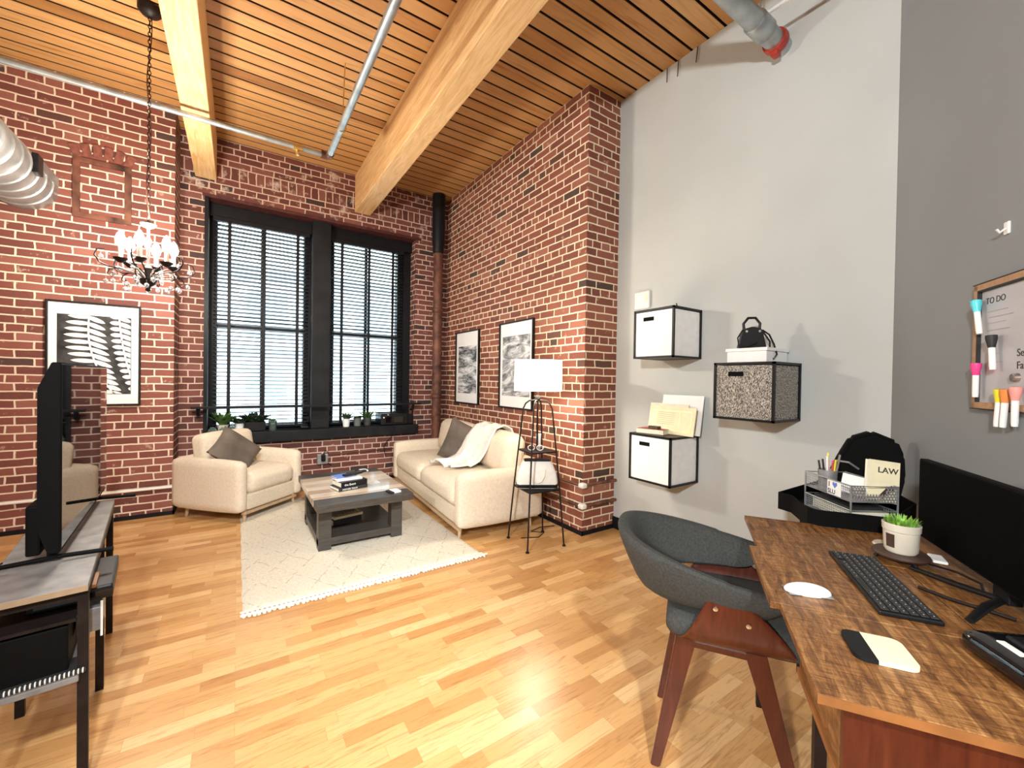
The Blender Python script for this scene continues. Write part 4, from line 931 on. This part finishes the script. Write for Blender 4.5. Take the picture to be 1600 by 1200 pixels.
# ------------------------------------------------------------------ cart tray, organiser and black bag in the corner
tp = [(2.085, .90), (2.07, .84), (1.925, .722), (1.925, .68), (2.06, .49), (2.40, .50), (2.62, .64), (2.62, .90)]
r = thing('utility_cart', 'black utility cart beyond the far end of the desk holding the mesh organizer', 'cart', (0, 0, 0))
def shrink(ps, k): cx = sum(p[0] for p in ps)/len(ps); cy = sum(p[1] for p in ps)/len(ps); return [(cx+(x-cx)*k, cy+(y-cy)*k) for x, y in ps]
g = G(); g.prism(tp, .735, .745)
n_ = len(tp); t2 = shrink(tp, .975)
for i in range(n_):
    j = (i+1) % n_; A_, B_, C_, E_ = tp[i], tp[j], t2[j], t2[i]
    g.prism([A_, B_, C_, E_], .745, .812)
g.build('top_tray', m_tvc, r)
for (x, y) in ((2.14, .82), (2.1, .6), (2.5, .62), (2.52, .86)): G().tube([(x, y, 0), (x, y, .74)], .012, 8).build('leg', m_black, r, True)
r = thing('desk_organizer', 'two tier silver mesh desk organizer in the black cart tray', 'organizer', (2.012, .607, .746), math.radians(-36))
def meshpanel(p0, du, dv, nu_, nv_, th=.0012):
    g = G(); p0, du, dv = Vector(p0), Vector(du), Vector(dv)
    for i in range(nu_+1): g.tube([p0+du*i/nu_, p0+du*i/nu_+dv], th, 4)
    for j in range(nv_+1): g.tube([p0+dv*j/nv_, p0+du+dv*j/nv_], th, 4)
    return g
OW, OD = .178, .268
for z, hh in ((.015, .055), (.105, .062)):
    meshpanel((0, 0, z), (0, OD, 0), (0, 0, hh), 26, 6, .0011).build('side_panel', m_mesh, r)
    meshpanel((OW, 0, z), (0, OD, 0), (0, 0, hh), 26, 6, .0011).build('side_panel', m_mesh, r)
    G().box(0, 0, z-.002, OW, OD, z).build('tier_base', m_mesh, r)
    g = G().tube([(0, 0, z+hh), (OW, 0, z+hh), (OW, OD, z+hh), (0, OD, z+hh)], .003, 6, closed=True); g.build('rim', m_steel, r)
g = G(); m_hole = m_mesh
for i in range(16):
    for j in range(6):
        if j >= 3 and 5 <= i <= 11: continue
        x, z = i*.01112, .104+j*.011
        q = [(x+.0091+.0091*math.cos(t_)*1.0, z+.0055+.0055*math.sin(t_)) for t_ in ()]
        g.box(x, -.001, z, x+.01112, .001, z+.0036).box(x+(.0 if j % 2 else .0055), -.001, z, x+(.0 if j % 2 else .0055)+.0045, .001, z+.011)
g.build('perforated_front', m_mesh, r)
for (x, yy) in ((0, 0), (OW, 0), (0, OD), (OW, OD)): G().tube([(x, yy, 0), (x, yy, .17)], .0035, 8).build('corner_post', m_steel, r, True)
G().box(-.0035, .05, .108, -.0015, .125, .165).build('sticker', m_white, r)['label'] = 'white sticker reading I heart SLU'
MT = lambda y, z: Matrix(((0, 0, -1, -.0037), (-1, 0, 0, y), (0, 1, 0, z), (0, 0, 0, 1)))
text('sticker_lettering', 'SLU', .026, MT(.122, .112), m_ink, r, .0002, .0006); text('sticker_lettering', 'I', .03, MT(.118, .139), m_ink, r, .0002, .0006)
hp = [(0, -.014), (.013, 0), (.012, .008), (.007, .011), (.002, .009), (0, .005), (-.002, .009), (-.007, .011), (-.012, .008), (-.013, 0)]
G().prism(hp, 0, .0003, MT(.082, .151)).build('sticker_heart', m_blue, r)
OA = math.radians(-36)
OL = lambda x, y, z: (2.012+x*math.cos(OA)-y*math.sin(OA), .607+x*math.sin(OA)+y*math.cos(OA), .746+z)
r = thing('pen_cup', 'dark mesh pen cup full of pens on the upper tier of the organizer', 'pen cup', OL(.05, .20, .106))
G().lathe([(.032, 0), (.036, .085), (.034, .085), (.03, .002), (0, .002)], seg=20, cap=False).build('cup', m_mesh, r, True)
for k, (dx, dy, m_, tx, ty, L) in enumerate(((-.016, .0, m_ink, -.25, .1, .13), (-.005, .015, m_ink, -.15, .2, .12), (.0, -.012, m_pink, -.05, -.1, .125), (.012, .006, m_org, .1, .0, .12), (.018, -.008, m_yel, .15, -.15, .125), (.0, .0, m_white, .05, .05, .14), (.012, -.018, m_chrome, .1, -.2, .15), (-.012, -.014, m_red, -.1, -.15, .115), (.02, .01, m_yel, .25, .05, .15))):
    p0 = Vector(OL(.05, .20, .109))+Vector((dx, dy, 0)); p1_ = p0+Vector((tx*L*.6, ty*L*.6, L))
    nm = ['leftmost black', 'second black', 'pink', 'orange', 'yellow', 'white', 'silver', 'dark red', 'tall yellow'][k]
    tag(G().tube([p0, p1_], [.0042, .0042], 8).build('pen', m_, None, True), nm+' pen standing in the mesh pen cup on the organizer', 'pen', 'pens in the mesh cup')
r = thing('law_book', 'cream paperback titled LAW standing in the organizer', 'book', OL(.085, .03, .108), 0, rot=(math.radians(-10), math.radians(6), OA-.25))
G().box(.003, .004, 0, .102, .024, .16).build('pages', m_white, r); G().box(0, 0, 0, .104, .004, .163, .001).box(0, .024, 0, .104, .028, .163, .001).build('cover', m_cream, r)
text('title_lettering', 'LAW', .031, TR(.03, -.0006, .115, PI/2), m_ink, r, .0003, .0005)
G().prism([(.035, .02), (.05, .012), (.085, .05), (.08, .07), (.065, .062)], 0, .0006, TR(0, -.0001, 0, PI/2)).build('cover_picture', m_browntx, r)
tag(G().box(0, 0, 0, .11, .08, .004, .001, ).build('white_envelope', m_white, None, False, OL(.035, .11, .12), (math.radians(70), .2, OA-.5)), 'white envelope poking out of the organizer beside the LAW book', 'envelope')
tag(G().box(0, 0, 0, .14, .2, .012, .002).build('dark_notebook', m_ink, None, False, OL(.02, .04, .062), (0, 0, OA)), 'dark notebook on the lower tier of the organizer', 'notebook')
tag(G().box(0, 0, 0, .15, .22, .04, .002).build('paper_pile', m_paper, None, False, OL(.014, .02, .018), (0, 0, OA)), 'pile of papers in the lower tier of the organizer', 'paper')
tag(G().ball((0, 0, 0), .014, 2).build('white_earbud_case', m_whitep, None, True, (2.0, .74, .76)), 'small round white item in the front corner of the cart tray', 'case')
r = thing('backpack', 'black bag standing in the corner behind the mesh organizer', 'bag', (2.50, .72, .746), math.radians(-62))
g = G(); out = [(-.12, 0), (.13, 0), (.155, .14), (.15, .24), (.125, .31), (.035, .35), (-.045, .315), (-.085, .23), (-.135, .1)]
g.prism(out, -.045, .03, Matrix(((1, 0, 0, 0), (0, 0, 1, 0), (0, 1, 0, 0), (0, 0, 0, 1))), .014).build('bag_body', m_tvc, r, True)
G().tube([(-.1, -.05, .2), (-.06, -.08, .2), (-.02, -.06, .17)], .005, 6).build('strap', m_mesh, r, True)

# ------------------------------------------------------------------ desk chair
r = thing('desk_chair', 'grey upholstered shell chair with walnut sides and legs pulled up to the desk', 'chair', D(1.08, .845), DR)
# local x to the corner, y away from the desk (back)
def upath(t):  # t in -1..1 along the U of the back
    a_ = t*math.radians(118); q = math.sin(a_); c_ = math.cos(a_)
    x = .222*math.copysign(abs(q)**.75, q); y = -.0+.30*c_ if c_ > 0 else .02+.42*c_
    return x, y
g = G(); n1, n2 = 48, 14; rings = []
for i in range(n1+1):
    t = -1+2*i/n1; x, y = upath(t); x2, y2 = upath(t+.01) if t < 1 else upath(t); x1, y1 = upath(t-.01)
    tg = Vector((x2-x1, y2-y1, 0)).normalized(); nr = Vector((tg.y, -tg.x, 0))*-1
    s_ = abs(t); ztop = .785-.12*s_**1.4; zbot = .565+.02*s_**1.2
    if s_ > .9: zbot += (s_-.9)*.5
    th = .026+.006*(1-s_); e = 1.0 if s_ < .97 else .6; cz = (ztop+zbot)/2; hz = (ztop-zbot)/2*e
    ring = []
    for k in range(n2):
        a_ = 2*PI*k/n2; cx, cz_ = math.cos(a_), math.sin(a_)
        off = th*e*math.copysign(abs(cx)**.7, cx); dz = hz*math.copysign(abs(cz_)**.6, cz_)
        lean = .05*(dz/hz)*(1-s_*.6)
        ring.append(g.bm.verts.new(Vector((x, y, cz+dz))+nr*-(off)*1+Vector((x, y, 0)).normalized()*lean))
    rings.append(ring)
for A_, B_ in zip(rings, rings[1:]):
    for k in range(n2): g.bm.faces.new((A_[k], A_[(k+1) % n2], B_[(k+1) % n2], B_[k]))
g.bm.faces.new(rings[0]); g.bm.faces.new(rings[-1][::-1])
g.build('backrest', m_chairf, r, True)
# bent ply wrapping from one side under the seat to the other
g = G(); prof = []
for i in range(7): prof.append((-.285+.0*i, .64-.02*i-.0, i))
U = [(-.236, .645), (-.236, .61), (-.235, .575), (-.23, .53), (-.215, .495), (-.18, .472), (-.14, .465), (-.07, .46), (0, .458)]
U = U + [(-x, z) for x, z in U[-2::-1]]
V = []
for (x, z) in U:
    k = min(1, max(0, (z-.46)/.185)); yb = .155-.1*k**.8; yf = -.2+.15*k**1.6
    V.append([g.bm.verts.new((x, yf+(yb-yf)*q/6, z-.012*(q/6-.5)*(1-k))) for q in range(7)])
for A_, B_ in zip(V, V[1:]):
    for q in range(6): g.bm.faces.new((A_[q], A_[q+1], B_[q+1], B_[q]))
o = g.build('bentwood_shell', m_walnut, r, True); md = o.modifiers.new('t', 'SOLIDIFY'); md.thickness = .013; md.offset = 0; mb = o.modifiers.new('s', 'SUBSURF'); mb.levels = 1; mb.render_levels = 2
G().rbox((0, -.035, .508), (.205, .215, .038), .034, (0, 0, .014), 12).build('seat', m_chairf, r, True)
legs = (((-.15, .115), (-.165, .205)), ((.15, .115), (.165, .205)), ((-.15, -.085), (-.165, -.215)), ((.15, -.085), (.165, -.215)))
for (tx, ty), (fx, fy) in legs:
    g = G(); t = bmesh.new()
    def q_(c, h1, h2, z): return [t.verts.new((c[0]+a_*h1, c[1]+b_*h2, z)) for a_, b_ in ((-1, -1), (1, -1), (1, 1), (-1, 1))]
    A_, B_ = q_((tx, ty), .017, .032, .462), q_((fx, fy), .012, .015, 0)
    t.faces.new(A_); t.faces.new(B_[::-1])
    for k in range(4): t.faces.new((A_[k], B_[k], B_[(k+1) % 4], A_[(k+1) % 4]))
    bmesh.ops.bevel(t, geom=t.edges[:], offset=.004, segments=2, affect='EDGES'); g.merge(t); g.build('leg', m_walnut, r, True)
for x in (-.15, .15): G().box(x-.016, -.11, .43, x+.016, .14, .46, .008).build('leg_rail', m_walnut, r)
for s_ in (-1, 1):
    for (yy, z) in ((.035, .615), (-.055, .583)): G().lathe([(.008, 0), (.007, .004), (0, .005)], M=TR(s_*.243, yy, z, 0, s_*PI/2)).build('bolt', m_chrome, r, True)
